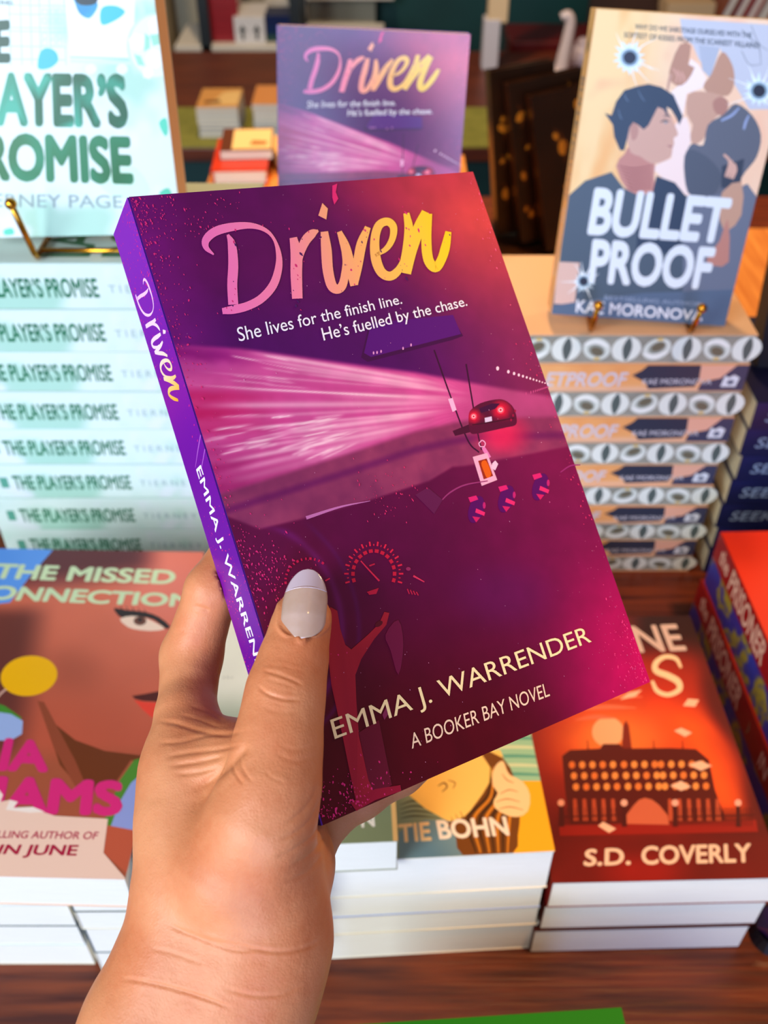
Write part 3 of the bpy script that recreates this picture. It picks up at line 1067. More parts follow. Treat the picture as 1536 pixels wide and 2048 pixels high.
    a.stroke(B, Z([(1020, 745), (1038, 750), (1048, 748)]), [1, 2.4, 1], (150, 80, 80), True)
    # shirts and the navy foot of the cover
    P([(505, 1010), (600, 925), (735, 880), (800, 965), (880, 1004), (945, 985), (965, 900), (1060, 935), (1112, 1000), (1160, 1010), (1160, 1700), (420, 1640), (470, 1330)], (70, 84, 96))
    P([(880, 1004), (945, 985), (965, 905), (1060, 935), (1112, 1000), (1140, 1300), (860, 1290)], (34, 50, 70))
    P([(1150, 1010), (1330, 990), (1430, 940), (1480, 1010), (1440, 1200), (1400, 1420), (1330, 1710), (1100, 1690), (1100, 1200)], (104, 112, 130))
    P([(1300, 985), (1400, 930), (1400, 1100), (1330, 1180), (1290, 1130)], (196, 152, 124), 2)
    P([(1330, 1120), (1335, 1340), (1260, 1360), (1220, 1330), (1290, 1230)], (190, 128, 110), 2)
    P([(462, 1340), (572, 1345), (560, 1440), (545, 1560), (440, 1555)], (222, 182, 164), 1)
    P([(430, 1565), (560, 1545), (900, 1500), (1390, 1480), (1330, 1712), (400, 1668)], (82, 100, 124))
    # bullet holes
    for (x, y, r) in ((828, 295, 30), (1490, 465, 30), (592, 1440, 20)):
        st = []
        for k in range(28):
            an = 2*PI*k/28
            rr = r*(2.9 if k % 2 else 1.8)*random.uniform(.8, 1.15)
            st.append((x+rr*math.cos(an), y+rr*math.sin(an)))
        P(st, (222, 242, 250))
        for k in range(7):
            an = random.uniform(0, 6.28)
            a.stroke(B, Z([(x, y), (x+r*3*math.cos(an), y+r*3*math.sin(an)), (x+r*random.uniform(4, 6.5)*math.cos(an), y+r*5*math.sin(an))]), [5, 2, .5], (244, 250, 252), True)
        a.disc(B, Z([(x, y)])[0], r*.60, r*.60, (140, 170, 190), 16, True)
        a.disc(B, Z([(x, y)])[0], r*.43, r*.43, (28, 28, 40), 16, True)
    T = 'title'
    wht = (228, 236, 242)
    a.text(T, 'BULLET', Z([(655, 972), (1345, 1028), (1300, 1238), (618, 1192)]), wht, .04, True)
    a.text(T, 'PROOF', Z([(645, 1232), (1262, 1276), (1222, 1474), (622, 1440)]), wht, .04, True)
    a.text('author', 'KAE MORONOVA', Z([(558, 1534), (1206, 1592), (1198, 1642), (552, 1598)]), (236, 236, 240), .012, True)
    a.text('author', 'BESTSELLING AUTHOR', Z([(700, 1512), (1196, 1548), (1194, 1566), (698, 1534)]), (150, 164, 186), .004, True)
    dkt = (50, 62, 72)
    a.text('tagline', 'WHY DO WE SABOTAGE OURSELVES WITH THE', Z([(856, 122), (1452, 168), (1450, 194), (854, 148)]), dkt, .012, True)
    a.text('tagline', 'SOFTEST OF KISSES FROM THE SCARIEST VILLAINS?', Z([(800, 164), (1494, 220), (1492, 248), (798, 190)]), dkt, .012, True)


bullet_front(ba)
for g, nme in (('base', 'front_cover_art'), ('title', 'title_lettering'), ('author', 'author_lettering'), ('tagline', 'tagline_lettering')):
    ba.build(g, nme, bdcov, M_GLOSS)
bsd = Art(*spine_frame(dw, dh, dt), M=bmd)
bsd.grid('base', 0, .0003, dh, dt-.0003, 50, 8, lambda U: mixc((240, 190, 116), (196, 140, 92), vnoise(U, 50, 5)*smooth01(.0, .9, U[:, 0]/dh)))
bsd.text('title', 'BULLETPROOF', [(.040, .018), (.118, .018), (.118, .006), (.040, .006)], (96, 112, 122), .02)
bsd.text('author', 'KAE MORONOVA', [(.124, .0155), (.172, .0155), (.172, .009), (.124, .009)], (226, 220, 220), .01)
bsd.text('author', '2', [(.012, .017), (.026, .017), (.026, .007), (.012, .007)], (110, 110, 100), .02)
for g, nme in (('base', 'spine_art'), ('title', 'spine_title'), ('author', 'spine_author')):
    bsd.build(g, nme, bdcov, M_GLOSS)
easel('easel', 'gold wire easel holding the peach thriller display copy at the right', .187, .6350, BTOP+.0002, math.radians(-3.2), .0355, dt)

# ================================================================== navy books at the right edge
NW, NH, NT = .130, .200, .0258
NX, NY = .2830, .600
n0, ncov, npg = book('paperback_novel', NW, NH, NT, flat_mat(0, 0, 0, 0), (26, 26, 66), pages=M_CREAM, spine_col=(28, 30, 78))
na = Art(*spine_frame(NW, NH, NT))
na.grid('base', 0, .0003, NH, NT-.0003, 40, 6, lambda U: mixc((30, 34, 92), (12, 20, 52), vnoise(U, 40, 3)))
na.text('title', 'SEEK THE', [(.012, .018), (.085, .018), (.083, .008), (.010, .008)], (132, 150, 176), .004)
na.build('base', 'spine_art', ncov, M_PRINT)
na.build('title', 'spine_title', ncov, M_PRINT)
z = TABLE+.0002
nl = ['bottom', 'second from the bottom', 'third from the bottom', 'fourth from the bottom', 'third from the top', 'second from the top', 'topmost']
for i in range(7):
    o = n0 if i == 0 else copy_tree(n0)
    o.matrix_world = flat_mat(NX+NH+[0, .002, -.001, .001, .003, 0, .001][i], NY+random.uniform(-.002, .002), z, PI/2)
    tag(o, 'navy paperback with pale spine lettering, %s in the right-edge stack' % nl[i], 'book', 'navy paperbacks stacked at the right edge')
    z += NT+.0003
NTOP = z
easel('easel', 'gold wire easel on the navy stack at the right edge', .352, .655, NTOP+.0002, 0, .040, .022)
nd, ndc, ndp = book('paperback_novel', .130, .198, .022, upright(.292, .656, NTOP+.0042, 0, math.radians(11)), (14, 12, 22), pages=M_CREAM)
tag(nd, 'black display copy standing on the navy stack at the right edge', 'book')

# ================================================================== red legal thriller, two thick copies lying spine outwards
RW, RH, RT = .150, .222, .0545
rp = at(1440, 1065, z=TABLE+2*RT)
rrz = math.radians(1.5)
r0, rcov, rpg = book('hardback_book', RW, RH, RT, flat_mat(0, 0, 0, 0), (150, 12, 12), pages=M_CREAM, spine_col=(140, 8, 14), front_col=(214, 46, 14), hard=True)
ra = Art(*spine_frame(RW, RH, RT))


def r_spine(U):
    v = U[:, 1]/RT
    n = vnoise(U, 45, 3)
    n2 = vnoise(U, 70, 14)
    c = mixc((30, 54, 150), (52, 34, 110), n)
    c = mixc(c, (150, 128, 40), smooth01(.52, .62, n2)*smooth01(.80, .68, n2))
    return mixc(c, (150, 6, 14), smooth01(.50, .56, v))


ra.grid('base', 0, .0006, RH, RT-.0006, 110, 40, r_spine)
cr2 = (226, 176, 150)
ra.text('title', 'the', [(.012, .050), (.030, .050), (.030, .036), (.012, .036)], cr2, .02)
ra.text('title', 'PRISONER', [(.037, .051), (.112, .051), (.112, .032), (.037, .032)], cr2, .025)
ra.text('author', 'IN', [(.158, .048), (.172, .048), (.172, .034), (.158, .034)], cr2, .01)
ra.stroke('author', [(.132, .046), (.134, .040), (.133, .034)], [.001, .002, .001], (150, 120, 90))
ra.build('base', 'spine_art', rcov, M_GLOSS)
ra.build('title', 'spine_title', rcov, M_GLOSS)
ra.build('author', 'spine_author', rcov, M_GLOSS)
for i in range(2):
    o = r0 if i == 0 else copy_tree(r0)
    z = TABLE+.0002+i*(RT+.0003)
    M = flat_mat(rp[0]+(-.002 if i == 0 else 0), rp[1]+(.004 if i == 0 else 0), z, rrz) @ Matrix.Translation((0, -RH, 0))
    o.matrix_world = M
    tag(o, ['lower of two thick red hardbacks with blue and gold spine at the right', 'upper thick red hardback with yellow columns on its cover at the right'][i], 'book', 'red hardbacks at the right')
fa2 = Art(*front_frame(RW, RH, RT))
for k in range(4):
    fa2.poly('b', [(.035+k*.012, .198-k*.001), (.044+k*.012, .199-k*.001), (.046+k*.012, .06), (.037+k*.012, .06)], (255, 196, 90))
fa2.poly('b', [(.030, .197), (.086, .199), (.082, .206), (.036, .204)], (255, 206, 110))
fa2.build('b', 'front_cover_art', [c for c in o.children if c.name.startswith('cover')][0], M_GLOSS)

# ================================================================== the front row: covers facing up
def pile(specs, x, y, rz, w, h, group, pages=None):
    z = TABLE+.0002
    for (t, col, lab, dx, dy) in specs:
        r, c, p = book('paperback_novel', w, h, t, flat_mat(x+dx, y+dy, z, rz), col, pages=pages)
        tag(r, lab, 'book', group)
        z += t+.0003
    return z


def flat_from_px(a, b, ztop, w, t, from_right=False):
    A, B_ = at(*a, z=ztop), at(*b, z=ztop)
    rz = math.atan2(B_[1]-A[1], B_[0]-A[0])
    o = B_ - np.array([math.cos(rz), math.sin(rz), 0])*w if from_right else A
    return flat_mat(o[0], o[1], ztop-t, rz), o, rz


# --- red boarding-school mystery at the right
CW, CHh, CT = .1315, .1995, .0290
cz = TABLE+.0002+3*(CT+.0003)-.0003
cm, co, crz = flat_from_px((1104, 1766), (1536, 1756), cz, CW, CT)
for i in range(2):
    r, c, p = book('paperback_novel', CW, CHh, CT, flat_mat(co[0]+(-.004, -.001)[i], co[1]+(.0, .001)[i], TABLE+.0002+i*(CT+.0003), crz), (60, 8, 8))
    tag(r, ['dark red paperback at the bottom of the pile with the lit school cover', 'dark red paperback in the middle of the pile with the lit school cover'][i], 'book', 'school mystery paperbacks at front right')
cb_, ccov, cpg = book('paperback_novel', CW, CHh, CT, cm, (110, 12, 8))
tag(cb_, 'red and orange paperback with a lit school building on its cover, front right', 'book', 'school mystery paperbacks at front right')
ca = Art(*front_frame(CW, CHh, CT), M=cm, bounds=(.0004, 0, CW, CHh))


def coverly(a):
    B = 'base'

    def f(U):
        X = a.px(U)
        x, y = X[:, 0], X[:, 1]
        n = vnoise(U, 35, 6)
        c = np.tile(np.array([96., 10, 6]), (len(U), 1))
        g = smooth01(260, 40, np.hypot((x-1270)*.75, (y-1470)*1.0))
        c = mixc(c, (214, 52, 18), g)
        c = mixc(c, (250, 120, 44), smooth01(110, 10, np.hypot((x-1230)*.6, (y-1480))))
        c = mixc(c, (244, 84, 22), smooth01(90, 0, np.abs(x-(1380+(y-1450)*.45)))*smooth01(1380, 1460, y)*smooth01(1660, 1600, y))
        c = mixc(c, (92, 8, 6), smooth01(0, 40, x-(1420+(y-1450)*.42)-12*np.sin(y*.03)))
        c = mixc(c, (110, 12, 6), smooth01(1655, 1690, y))
        c = mixc(c, (150, 16, 8), smooth01(120, 20, np.hypot(x-1290, (y-1745)*2)))
        c = mixc(c, (44, 8, 8), smooth01(1330, 1260, y)*smooth01(1240, 1300, x))
        return c*(.88+.24*n[:, None])
    a.grid(B, .0004, 0, CW, CHh, 100, 150, f)
    dk_ = (88, 14, 6)
    a.disc(B, (1216, 1464), 32, 30, (250, 176, 120), 26, True)
    for x, y, w in ((1212, 1420, 60), (1240, 1398, 44), (1190, 1440, 40)):
        a.stroke(B, [(x-w, y), (x, y-6), (x+w, y-4)], [2, 9, 2], (236, 110, 70), True)
    a.poly(B, [(1243, 1500), (1246, 1452), (1252, 1440), (1258, 1452), (1264, 1500)], (130, 34, 16), True)
    a.poly(B, [(1124, 1512), (1140, 1500), (1200, 1497), (1206, 1488), (1240, 1488), (1246, 1497), (1340, 1496), (1392, 1498), (1418, 1520), (1430, 1580), (1452, 1640), (1140, 1650), (1130, 1580)], dk_, True)
    for x in (1176, 1308, 1366):
        a.stroke(B, [(x, 1500), (x-1, 1480)], [3, 1.5], dk_, True, 1)
    for rI, y in enumerate((1530, 1552, 1574)):
        for g0, n_ in ((1144, 5), (1248, 4), (1322, 5)):
            for k in range(n_):
                x = g0+k*20.5+rI*4
                if x < 1420:
                    a.disc(B, (x, y-(x-1144)*.006), 6.6, 7.6, (246, 146, 66) if (k+rI) % 3 else (236, 120, 48), 8, True)
    for k in range(16):
        x = 1150+k*19
        if not 1236 < x < 1336:
            a.poly(B, [(x-4, 1598), (x+3, 1598), (x+7, 1642), (x-3, 1642)], (190, 74, 40), True)
    a.poly(B, [(1250, 1650), (1268, 1610), (1290, 1596), (1318, 1610), (1338, 1650)], (206, 96, 60), True, 2)
    a.poly(B, [(1118, 1650), (1260, 1648), (1360, 1650), (1512, 1640), (1516, 1664), (1120, 1672)], (150, 22, 10), True)
    for x0, x1 in ((1128, 1244), (1352, 1510)):
        a.stroke(B, [(x0, 1634), (x1, 1630)], [3, 3], (80, 12, 8), True, 1)
        n_ = int((x1-x0)/6)
        for k in range(n_):
            a.stroke(B, [(x0+k*6, 1616), (x0+k*6+1, 1652)], [1.6, 1.6], (80, 12, 8), True, 1)
    for x in (1122, 1248, 1350, 1476):
        a.poly(B, [(x-5, 1654), (x-4, 1612), (x+4, 1612), (x+6, 1654)], (76, 10, 8), True)
        a.disc(B, (x, 1606), 7, 7, (244, 170, 140), 12, True)
    for q in ([(1196, 1652), (1206, 1644), (1232, 1658), (1218, 1666)], [(1340, 1572), (1362, 1562), (1382, 1574), (1362, 1582)], [(1376, 1530), (1400, 1522), (1424, 1532), (1402, 1542)],
              [(1366, 1412), (1376, 1398), (1398, 1400), (1390, 1414)], [(1348, 1462), (1362, 1456), (1384, 1466), (1370, 1474)], [(1240, 1400), (1256, 1386), (1284, 1380), (1270, 1394)]):
        a.poly(B, q, (250, 190, 150), True)
    cr_ = (240, 196, 160)
    a.text('title', 'NE', [(1262, 1254), (1352, 1250), (1372, 1300), (1280, 1304)], (206, 176, 160), .02, True)
    a.stroke('title', [(1362, 1336), (1352, 1318), (1330, 1314), (1312, 1326), (1312, 1342), (1336, 1352), (1356, 1364), (1358, 1380), (1336, 1390), (1314, 1382), (1304, 1362)], [5, 8, 9, 11, 12, 13, 13, 11, 9, 9, 6], (244, 206, 156), True, 5)
    for st_, q in (('S.D.', [(1172, 1700), (1258, 1696), (1260, 1729), (1168, 1732)]), ('COVERLY', [(1284, 1694), (1500, 1688), (1502, 1724), (1284, 1729)])):
        a.text('author', st_, q, cr_, .03, True)


coverly(ca)
for g, nme in (('base', 'front_cover_art'), ('title', 'title_lettering'), ('author', 'author_lettering')):
    ca.build(g, nme, ccov, M_GLOSS)

# --- romance with sleeping woman, half under the grey green one
OW, OH, OT = .1315, .1985, .0400
oz = .8706
om, oo, orz = flat_from_px((797, 1718), (1110, 1702), oz, OW, OT, True)
zz = pile([(.0330, (238, 232, 216), 'cream paged paperback at the bottom of the pile under the sleeping woman cover', .001, .002),
           (.0215, (230, 214, 180), 'thin cream paged paperback second in the pile under the sleeping woman cover', -.001, .001),
           (.0250, (150, 170, 220), 'pale blue backed paperback right under the sleeping woman cover', -.001, .001)], oo[0], oo[1], orz, OW, OH, 'romance paperbacks in the front middle pile')
OT = oz-zz
om = flat_mat(oo[0], oo[1], zz, orz)
ob, ocov, opg = book('paperback_novel', OW, OH, OT, om, (236, 222, 190))
tag(ob, 'orange and teal paperback with a sleeping long-haired woman on its cover, front middle', 'book', 'romance paperbacks in the front middle pile')
oa = Art(*front_frame(OW, OH, OT), M=om, bounds=(.0004, 0, OW, OH))


def bohn(a):
    B = 'base'
    a.grid(B, .0004, 0, OW, OH, 40, 60, lambda U: mixc((126, 138, 104), (150, 158, 120), vnoise(U, 30, 4)))
    P = lambda pts, col, s=0: a.poly(B, pts, col, True, s)
    P([(930, 1440), (1075, 1440), (1092, 1566), (1000, 1566)], (154, 196, 150))
    for k in range(6):
        a.stroke(B, [(960, 1462+k*18), (1020, 1458+k*18), (1090, 1460+k*18)], [4, 7, 5], (96, 160, 130) if k % 2 else (206, 214, 160), True)
    P([(1030, 1562), (1086, 1562), (1114, 1704), (1020, 1710)], (250, 174, 28))
    P([(797, 1664), (850, 1640), (900, 1640), (930, 1710), (797, 1720)], (112, 140, 142))
    for k in range(4):
        a.stroke(B, [(800, 1610+k*9), (830, 1602+k*10), (880, 1612+k*8)], [1, 4, 1], (84, 86, 60), True)
    P([(815, 1588), (850, 1562), (900, 1520), (1000, 1500), (1002, 1556), (960, 1600), (930, 1632), (895, 1642)], (250, 200, 96), 2)
    hair = (118, 64, 16)
    P([(958, 1500), (1006, 1516), (1030, 1560), (1040, 1620), (1036, 1670), (1024, 1709), (926, 1711), (912, 1676), (896, 1646), (928, 1634), (952, 1606), (976, 1570), (984, 1540)], hair, 2)
    for k in range(8):
        a.stroke(B, [(982+k*3, 1530+k*3), (975+k*7, 1590+k*2), (935+k*12, 1640), (952+k*9, 1706)], [1.5, 4.5, 5.5, 3], (214, 128, 30) if k % 2 else (60, 34, 10), True)
    for k in range(4):
        a.stroke(B, [(893+k*9, 1640-k*6), (898+k*10, 1652-k*4), (905+k*10, 1664-k*2)], [.8, 2, .8], (120, 70, 20), True)
    a.stroke(B, [(876, 1572), (888, 1566), (894, 1574), (884, 1584)], [1.5, 3, 3, 1.5], (110, 60, 30), True)
    a.stroke(B, [(896, 1560), (910, 1566), (906, 1578)], [1.2, 2.4, 1.2], (130, 70, 30), True)
    P([(985, 1546), (994, 1528), (1006, 1522), (1012, 1536), (1020, 1550), (1046, 1564), (1060, 1590), (1056, 1622), (1036, 1634), (1012, 1630), (990, 1616), (988, 1600), (996, 1586), (986, 1572)], (250, 206, 140), 2)
    for q in ([(1000, 1588), (1018, 1580), (1036, 1584)], [(992, 1604), (1014, 1598), (1040, 1604)], [(998, 1618), (1020, 1614), (1046, 1620)], [(1004, 1548), (1014, 1560), (1028, 1566)]):
        a.stroke(B, q, [1, 2, 1], (150, 84, 30), True)
    a.text('author', 'TIE', [(797, 1650), (857, 1645), (862, 1680), (799, 1684)], (250, 206, 140), .03, True)
    a.text('author', 'BOHN', [(873, 1642), (1010, 1634), (1018, 1670), (880, 1678)], (246, 226, 196), .03, True)


bohn(oa)
for g, nme in (('base', 'front_cover_art'), ('author', 'author_lettering')):
    oa.build(g, nme, ocov, M_GLOSS)

# --- pile behind the hand, and the grey green paperback bridging to its neighbour
NWd, NHt, NTh = .1345, .205, .0290
nm, no_, nrz = flat_from_px((677, 1687), (796, 1682), oz+NTh+.0003, NWd, NTh, True)
cx0, cy0 = at(206, 1946, z=TABLE)[0], at(400, 1945, z=TABLE)[1]
zz = pile([(.0330, (236, 228, 206), 'cream paged paperback at the bottom of the pile behind the wrist', 0, 0), (.0360, (60, 84, 90), 'teal backed paperback second in the pile behind the wrist', .002, -.003),
           (.0240, (226, 216, 190), 'cream paged paperback third in the pile behind the wrist', .003, -.006), (.0260, (40, 60, 50), 'dark backed paperback right under the grey green one behind the wrist', .004, -.008)], cx0, cy0, .006, .132, .205, 'paperbacks in the pile behind the wrist')
nb, nbc, nbp = book('paperback_novel', NWd, NHt, NTh, nm, (150, 150, 120))
tag(nb, 'grey green paperback lying across two piles behind the hand', 'book')
nA = Art(*front_frame(NWd, NHt, NTh), M=nm)


def nfield(U):
    v = U[:, 1]/NHt
    n = vnoise(U, 40, 7)
    c = mixc((130, 136, 96), (108, 118, 96), smooth01(.02, .25, v))
    c = mixc(c, (176, 178, 150), smooth01(.22, .4, v)*.8)
    return mixc(c, (244, 232, 206), smooth01(.36, .52, v))*(.95+.1*n[:, None])


nA.grid('base', .0004, 0, NWd, NHt, 30, 50, nfield)
nA.text('author', 'N', [(722, 1626), (746, 1624), (749, 1652), (724, 1654)], (240, 226, 206), .03, True)
nA.text('base', 'a b c', [(446, 1352), (466, 1352), (466, 1357), (446, 1357)], (170, 156, 140), .0, True)
nA.poly('base', [(NWd-.0025, 0), (NWd, 0), (NWd, NHt), (NWd-.0025, NHt)], (232, 176, 104))
nA.build('base', 'front_cover_art', nbc, M_GLOSS)
nA.build('author', 'author_lettering', nbc, M_GLOSS)

# --- left pile with the portrait cover
MW, MHt, MTh = .153, .234, .0294
mz = oz+.0003+MTh
mm, mo, mrz = flat_from_px((0, 1752), (250, 1758), mz, MW, MTh, True)
lx = at(190, 1932, z=TABLE)
zz = pile([(.0300, (226, 214, 186), 'cream paged paperback at the bottom of the pile under the portrait cover', 0, 0), (.0300, (214, 224, 230), 'white paged paperback second in the pile under the portrait cover', .001, -.002),
           (.0300, (70, 84, 80), 'dark backed paperback third in the pile under the portrait cover', .003, -.005), (.0292, (210, 216, 214), 'white paged paperback right under the portrait cover', .004, -.008)], lx[0]-.150, lx[1]+.001, 0, .150, .232, 'paperbacks in the front left pile')
mb, mcov, mpg = book('paperback_novel', MW, MHt, MTh, mm, (236, 190, 160))
tag(mb, 'paperback with a large portrait, red lips and yellow earring on its cover, front left', 'book', 'paperbacks in the front left pile')
ma = Art(*front_frame(MW, MHt, MTh), M=mm, bounds=(.0004, 0, MW, MHt))


def missed(a):
    B = 'base'

    def f(U):
        X = a.px(U)
        x, y = X[:, 0], X[:, 1]
        n = vnoise(U, 22, 9)
        c = mixc((214, 106, 78), (196, 88, 62), smooth01(1250, 1480, y))
        c = mixc(c, (228, 120, 100), smooth01(150, 20, np.hypot(x-330, y-1170)))
        c = mixc(c, (168, 80, 58), smooth01(70, 0, np.hypot((x-150)*.8, y-1340))*.6)
        c = mixc(c, (92, 30, 34), smooth01(1185, 1120, y+(x-230)*.12)*smooth01(340, 260, x))
        c = mixc(c, (110, 52, 44), smooth01(110, 30, x+(y-1300)*.15)*smooth01(1195, 1240, y))
        c = mixc(c, (170, 84, 56), smooth01(1480, 1540, y))
        return c*(.95+.1*n[:, None])
    a.grid(B, .0004, 0, MW, MHt, 90, 130, f)
    P = lambda pts, col, s=0: a.poly(B, pts, col, True, s)
    P([(-60, 1090), (106, 1100), (62, 1150), (20, 1205), (-60, 1215)], (92, 152, 232))
    P([(75, 1402), (100, 1440), (150, 1480), (210, 1502), (292, 1512), (286, 1530), (262, 1520), (228, 1570), (170, 1588), (120, 1530)], (112, 52, 22))
    P([(75, 1402), (88, 1404), (150, 1520), (180, 1590), (160, 1590), (110, 1500)], (150, 70, 44))
    P([(-20, 1402), (10, 1412), (44, 1436), (36, 1442), (-20, 1424)], (70, 140, 46))
    P([(-20, 1422), (22, 1428), (46, 1442), (44, 1468), (20, 1482), (-20, 1480)], (160, 180, 226))
    P([(240, 1560), (268, 1520), (292, 1514), (292, 1550), (250, 1600), (222, 1655), (205, 1650)], (80, 136, 44))
    P([(292, 1540), (262, 1566), (238, 1606), (222, 1652), (275, 1662), (292, 1610)], (148, 158, 214))
    P([(208, 1650), (222, 1652), (276, 1662), (256, 1748), (206, 1706)], (196, 88, 60))
    # eye and brow
    P([(228, 1216), (252, 1220), (290, 1224), (318, 1234), (340, 1252), (332, 1258), (308, 1240), (280, 1234), (246, 1236), (234, 1228)], (38, 16, 14), 2)
    P([(240, 1238), (262, 1232), (290, 1236), (312, 1246), (330, 1258), (300, 1262), (266, 1258), (250, 1250)], (248, 214, 190), 2)
    a.disc(B, (280, 1242), 13, 9, (110, 60, 44), 14, True)
    a.disc(B, (280, 1240), 5, 4, (20, 10, 10), 10, True)
    for k in range(5):
        a.stroke(B, [(244+k*12, 1218+k*2), (240+k*12, 1210+k*2)], [2, .8], (40, 16, 14), True, 1)
    # lips
    P([(264, 1392), (290, 1388), (320, 1382), (320, 1404), (286, 1402), (270, 1398)], (84, 20, 14), 1)
    P([(268, 1400), (290, 1404), (320, 1406), (320, 1440), (302, 1434), (286, 1420)], (240, 64, 44), 1)
    # earring
    a.stroke(B, [(-10, 1400), (10, 1380), (30, 1372)], [4, 4, 3], (220, 170, 150), True)
    a.disc(B, (58, 1352), 57, 40, (255, 184, 4), 40, True, -.14)
    # letters
    mint = (206, 224, 178)
    T = 'title'
    a.text(T, 'THE MISSED', [(-2, 1128), (352, 1142), (346, 1168), (-14, 1156)], mint, .035, True)
    a.text(T, 'ONNECTION', [(-12, 1172), (388, 1190), (384, 1214), (-26, 1198)], mint, .035, True)
    mg = (224, 40, 120)
    a.text('author', 'IA', [(14, 1480), (92, 1486), (92, 1541), (0, 1538)], mg, .05, True)
    a.text('author', 'IAMS', [(0, 1556), (242, 1566), (238, 1628), (-14, 1624)], mg, .05, True)
    P([(-40, 1600), (-8, 1606), (20, 1600), (34, 1606), (24, 1622), (60, 1618), (84, 1624), (110, 1632), (216, 1638), (207, 1706), (252, 1758), (-60, 1752)], (250, 208, 186))
    P([(-30, 1606), (-6, 1574), (6, 1590), (0, 1606), (-20, 1618)], (254, 230, 216))
    P([(12, 1620), (20, 1600), (36, 1604), (26, 1616), (66, 1614), (90, 1624), (60, 1626)], (254, 234, 222))
    a.text('tagline', 'LLING AUTHOR OF', [(-2, 1662), (198, 1664), (193, 1679), (-6, 1676)], (186, 40, 76), .02, True)
    a.text('tagline', 'IN JUNE', [(4, 1690), (157, 1691), (150, 1718), (-8, 1714)], (176, 16, 60), .03, True)


missed(ma)
for g, nme in (('base', 'front_cover_art'), ('title', 'title_lettering'), ('author', 'author_lettering'), ('tagline', 'tagline_lettering')):
    ma.build(g, nme, mcov, M_GLOSS)

# --- green book nearest the camera, on unseen copies added to shade the front row
gp, gq = at(780, 2044, z=.8505), at(1243, 2014, z=.8505)
grz = math.atan2(gq[1]-gp[1], gq[0]-gp[0])
gm = Matrix.Translation((gq[0], gq[1], 0)) @ Matrix.Rotation(grz, 4, 'Z') @ Matrix.Translation((-.150, -.205, 0))
for i in range(4):
    r, c, p = book('paperback_novel', .150, .205, .0248, Matrix.Translation((0, 0, TABLE+.0002+i*.0250)) @ gm, (16, 104, 12), front_col=(22, 116, 12))
    tag(r, ['green paperback at the foot of the pile nearest the viewer', 'green paperback second from the foot of the pile nearest the viewer', 'green paperback just under the top of the pile nearest the viewer',
            'bright green paperback lying nearest the viewer at the bottom edge of the picture'][i], 'book', 'green paperbacks nearest the viewer')

# --- dark purple bead cluster at the right
p = at(1528, 1890, z=TABLE)
cl = empty('paperweight', (p[0]+.006, p[1]+.006, TABLE))
tag(cl, 'dark violet faceted glass paperweight by the front right corner of the school pile', 'paperweight')
bm = bmesh.new()
bmesh.ops.create_icosphere(bm, subdivisions=1, radius=.0135, matrix=Matrix.Translation((0, 0, .018)))
link('facets', bm_mesh(bm, 'facets'), cl, mat('violet_glass', (30, 8, 60), rough=.08, coat=1.0))
bm = bmesh.new()
bmesh.ops.create_cone(bm, cap_ends=True, segments=20, radius1=.014, radius2=.010, depth=.008, matrix=Matrix.Translation((0, 0, .004)))
link('foot', bm_mesh(bm, 'foot'), cl, mat('black_resin', (12, 8, 16), rough=.3))
# ================================================================== the novel held in the hand
HW, HH, HT = 0.1321, 0.198, 0.0238
hx = Vector((0.8496, 0.5083, -0.1406)).normalized()
hz = Vector((0.4279, -0.5087, 0.7471))
hz = (hz - hx*hz.dot(hx)).normalized()
hy = hz.cross(hx)
H_TL = Vector((-0.0790, 0.2840, 1.2263))
HM = frame_mat(H_TL - hy*HH - hz*HT, hx, hy, hz)

LETTERING = [   # 'Driven' as brush strokes: points and widths, in the pixels of the photographed cover
    ([(427, 510), (412, 496), (412, 480), (430, 464), (462, 455), (500, 452), (530, 461), (548, 480), (557, 510), (556, 540), (545, 572), (522, 598), (494, 613), (466, 620), (444, 623)],
     [3, 11, 16, 18, 17, 12, 8, 6, 11, 15, 17, 17, 17, 17, 12]),
    ([(455, 470), (463, 490), (466, 530), (464, 570), (466, 610)], [5, 16, 20, 20, 20]),
    ([(586, 476), (592, 510), (592, 550), (594, 598)], [15, 23, 23, 21]),
    ([(596, 545), (600, 510), (610, 483), (624, 468), (636, 462)], [5, 14, 19, 17, 4]),
    ([(648, 464), (652, 500), (655, 540), (663, 572), (676, 579), (686, 566), (690, 530), (684, 505)], [15, 21, 21, 20, 18, 17, 12, 3]),
    ([(678, 464), (690, 495), (700, 535), (708, 572)], [10, 19, 20, 16]),
    ([(708, 570), (714, 535), (722, 490), (735, 455)], [14, 19, 20, 12]),
    ([(750, 512), (772, 498), (784, 478), (786, 455), (774, 444), (757, 452), (749, 480), (751, 518), (762, 545), (780, 553), (797, 540), (808, 515)],
     [6, 11, 13, 15, 16, 17, 18, 20, 19, 18, 15, 8]),
    ([(812, 427), (817, 460), (813, 500), (800, 540)], [12, 18, 18, 8]),
    ([(812, 548), (822, 500), (838, 455), (852, 425)], [18, 23, 23, 19]),
    ([(856, 428), (852, 480), (856, 520), (870, 536), (882, 520), (890, 495), (896, 464)], [15, 20, 20, 19, 18, 18, 12]),
]
I_DOT = [(644, 407), (655, 418), (652, 440), (636, 432)]


def driven_rgb(t):
    return np.stack([np.interp(t, [0, .3, .55, .8, 1], [246, 250, 250, 250, 250]),
                     np.interp(t, [0, .3, .55, .8, 1], [112, 132, 170, 200, 208]),
                     np.interp(t, [0, .3, .55, .8, 1], [180, 160, 110, 70, 28])], 1)


def mask_line(pts, x):
    p = np.asarray(pts, float)
    return np.interp(x, p[:, 0], p[:, 1])


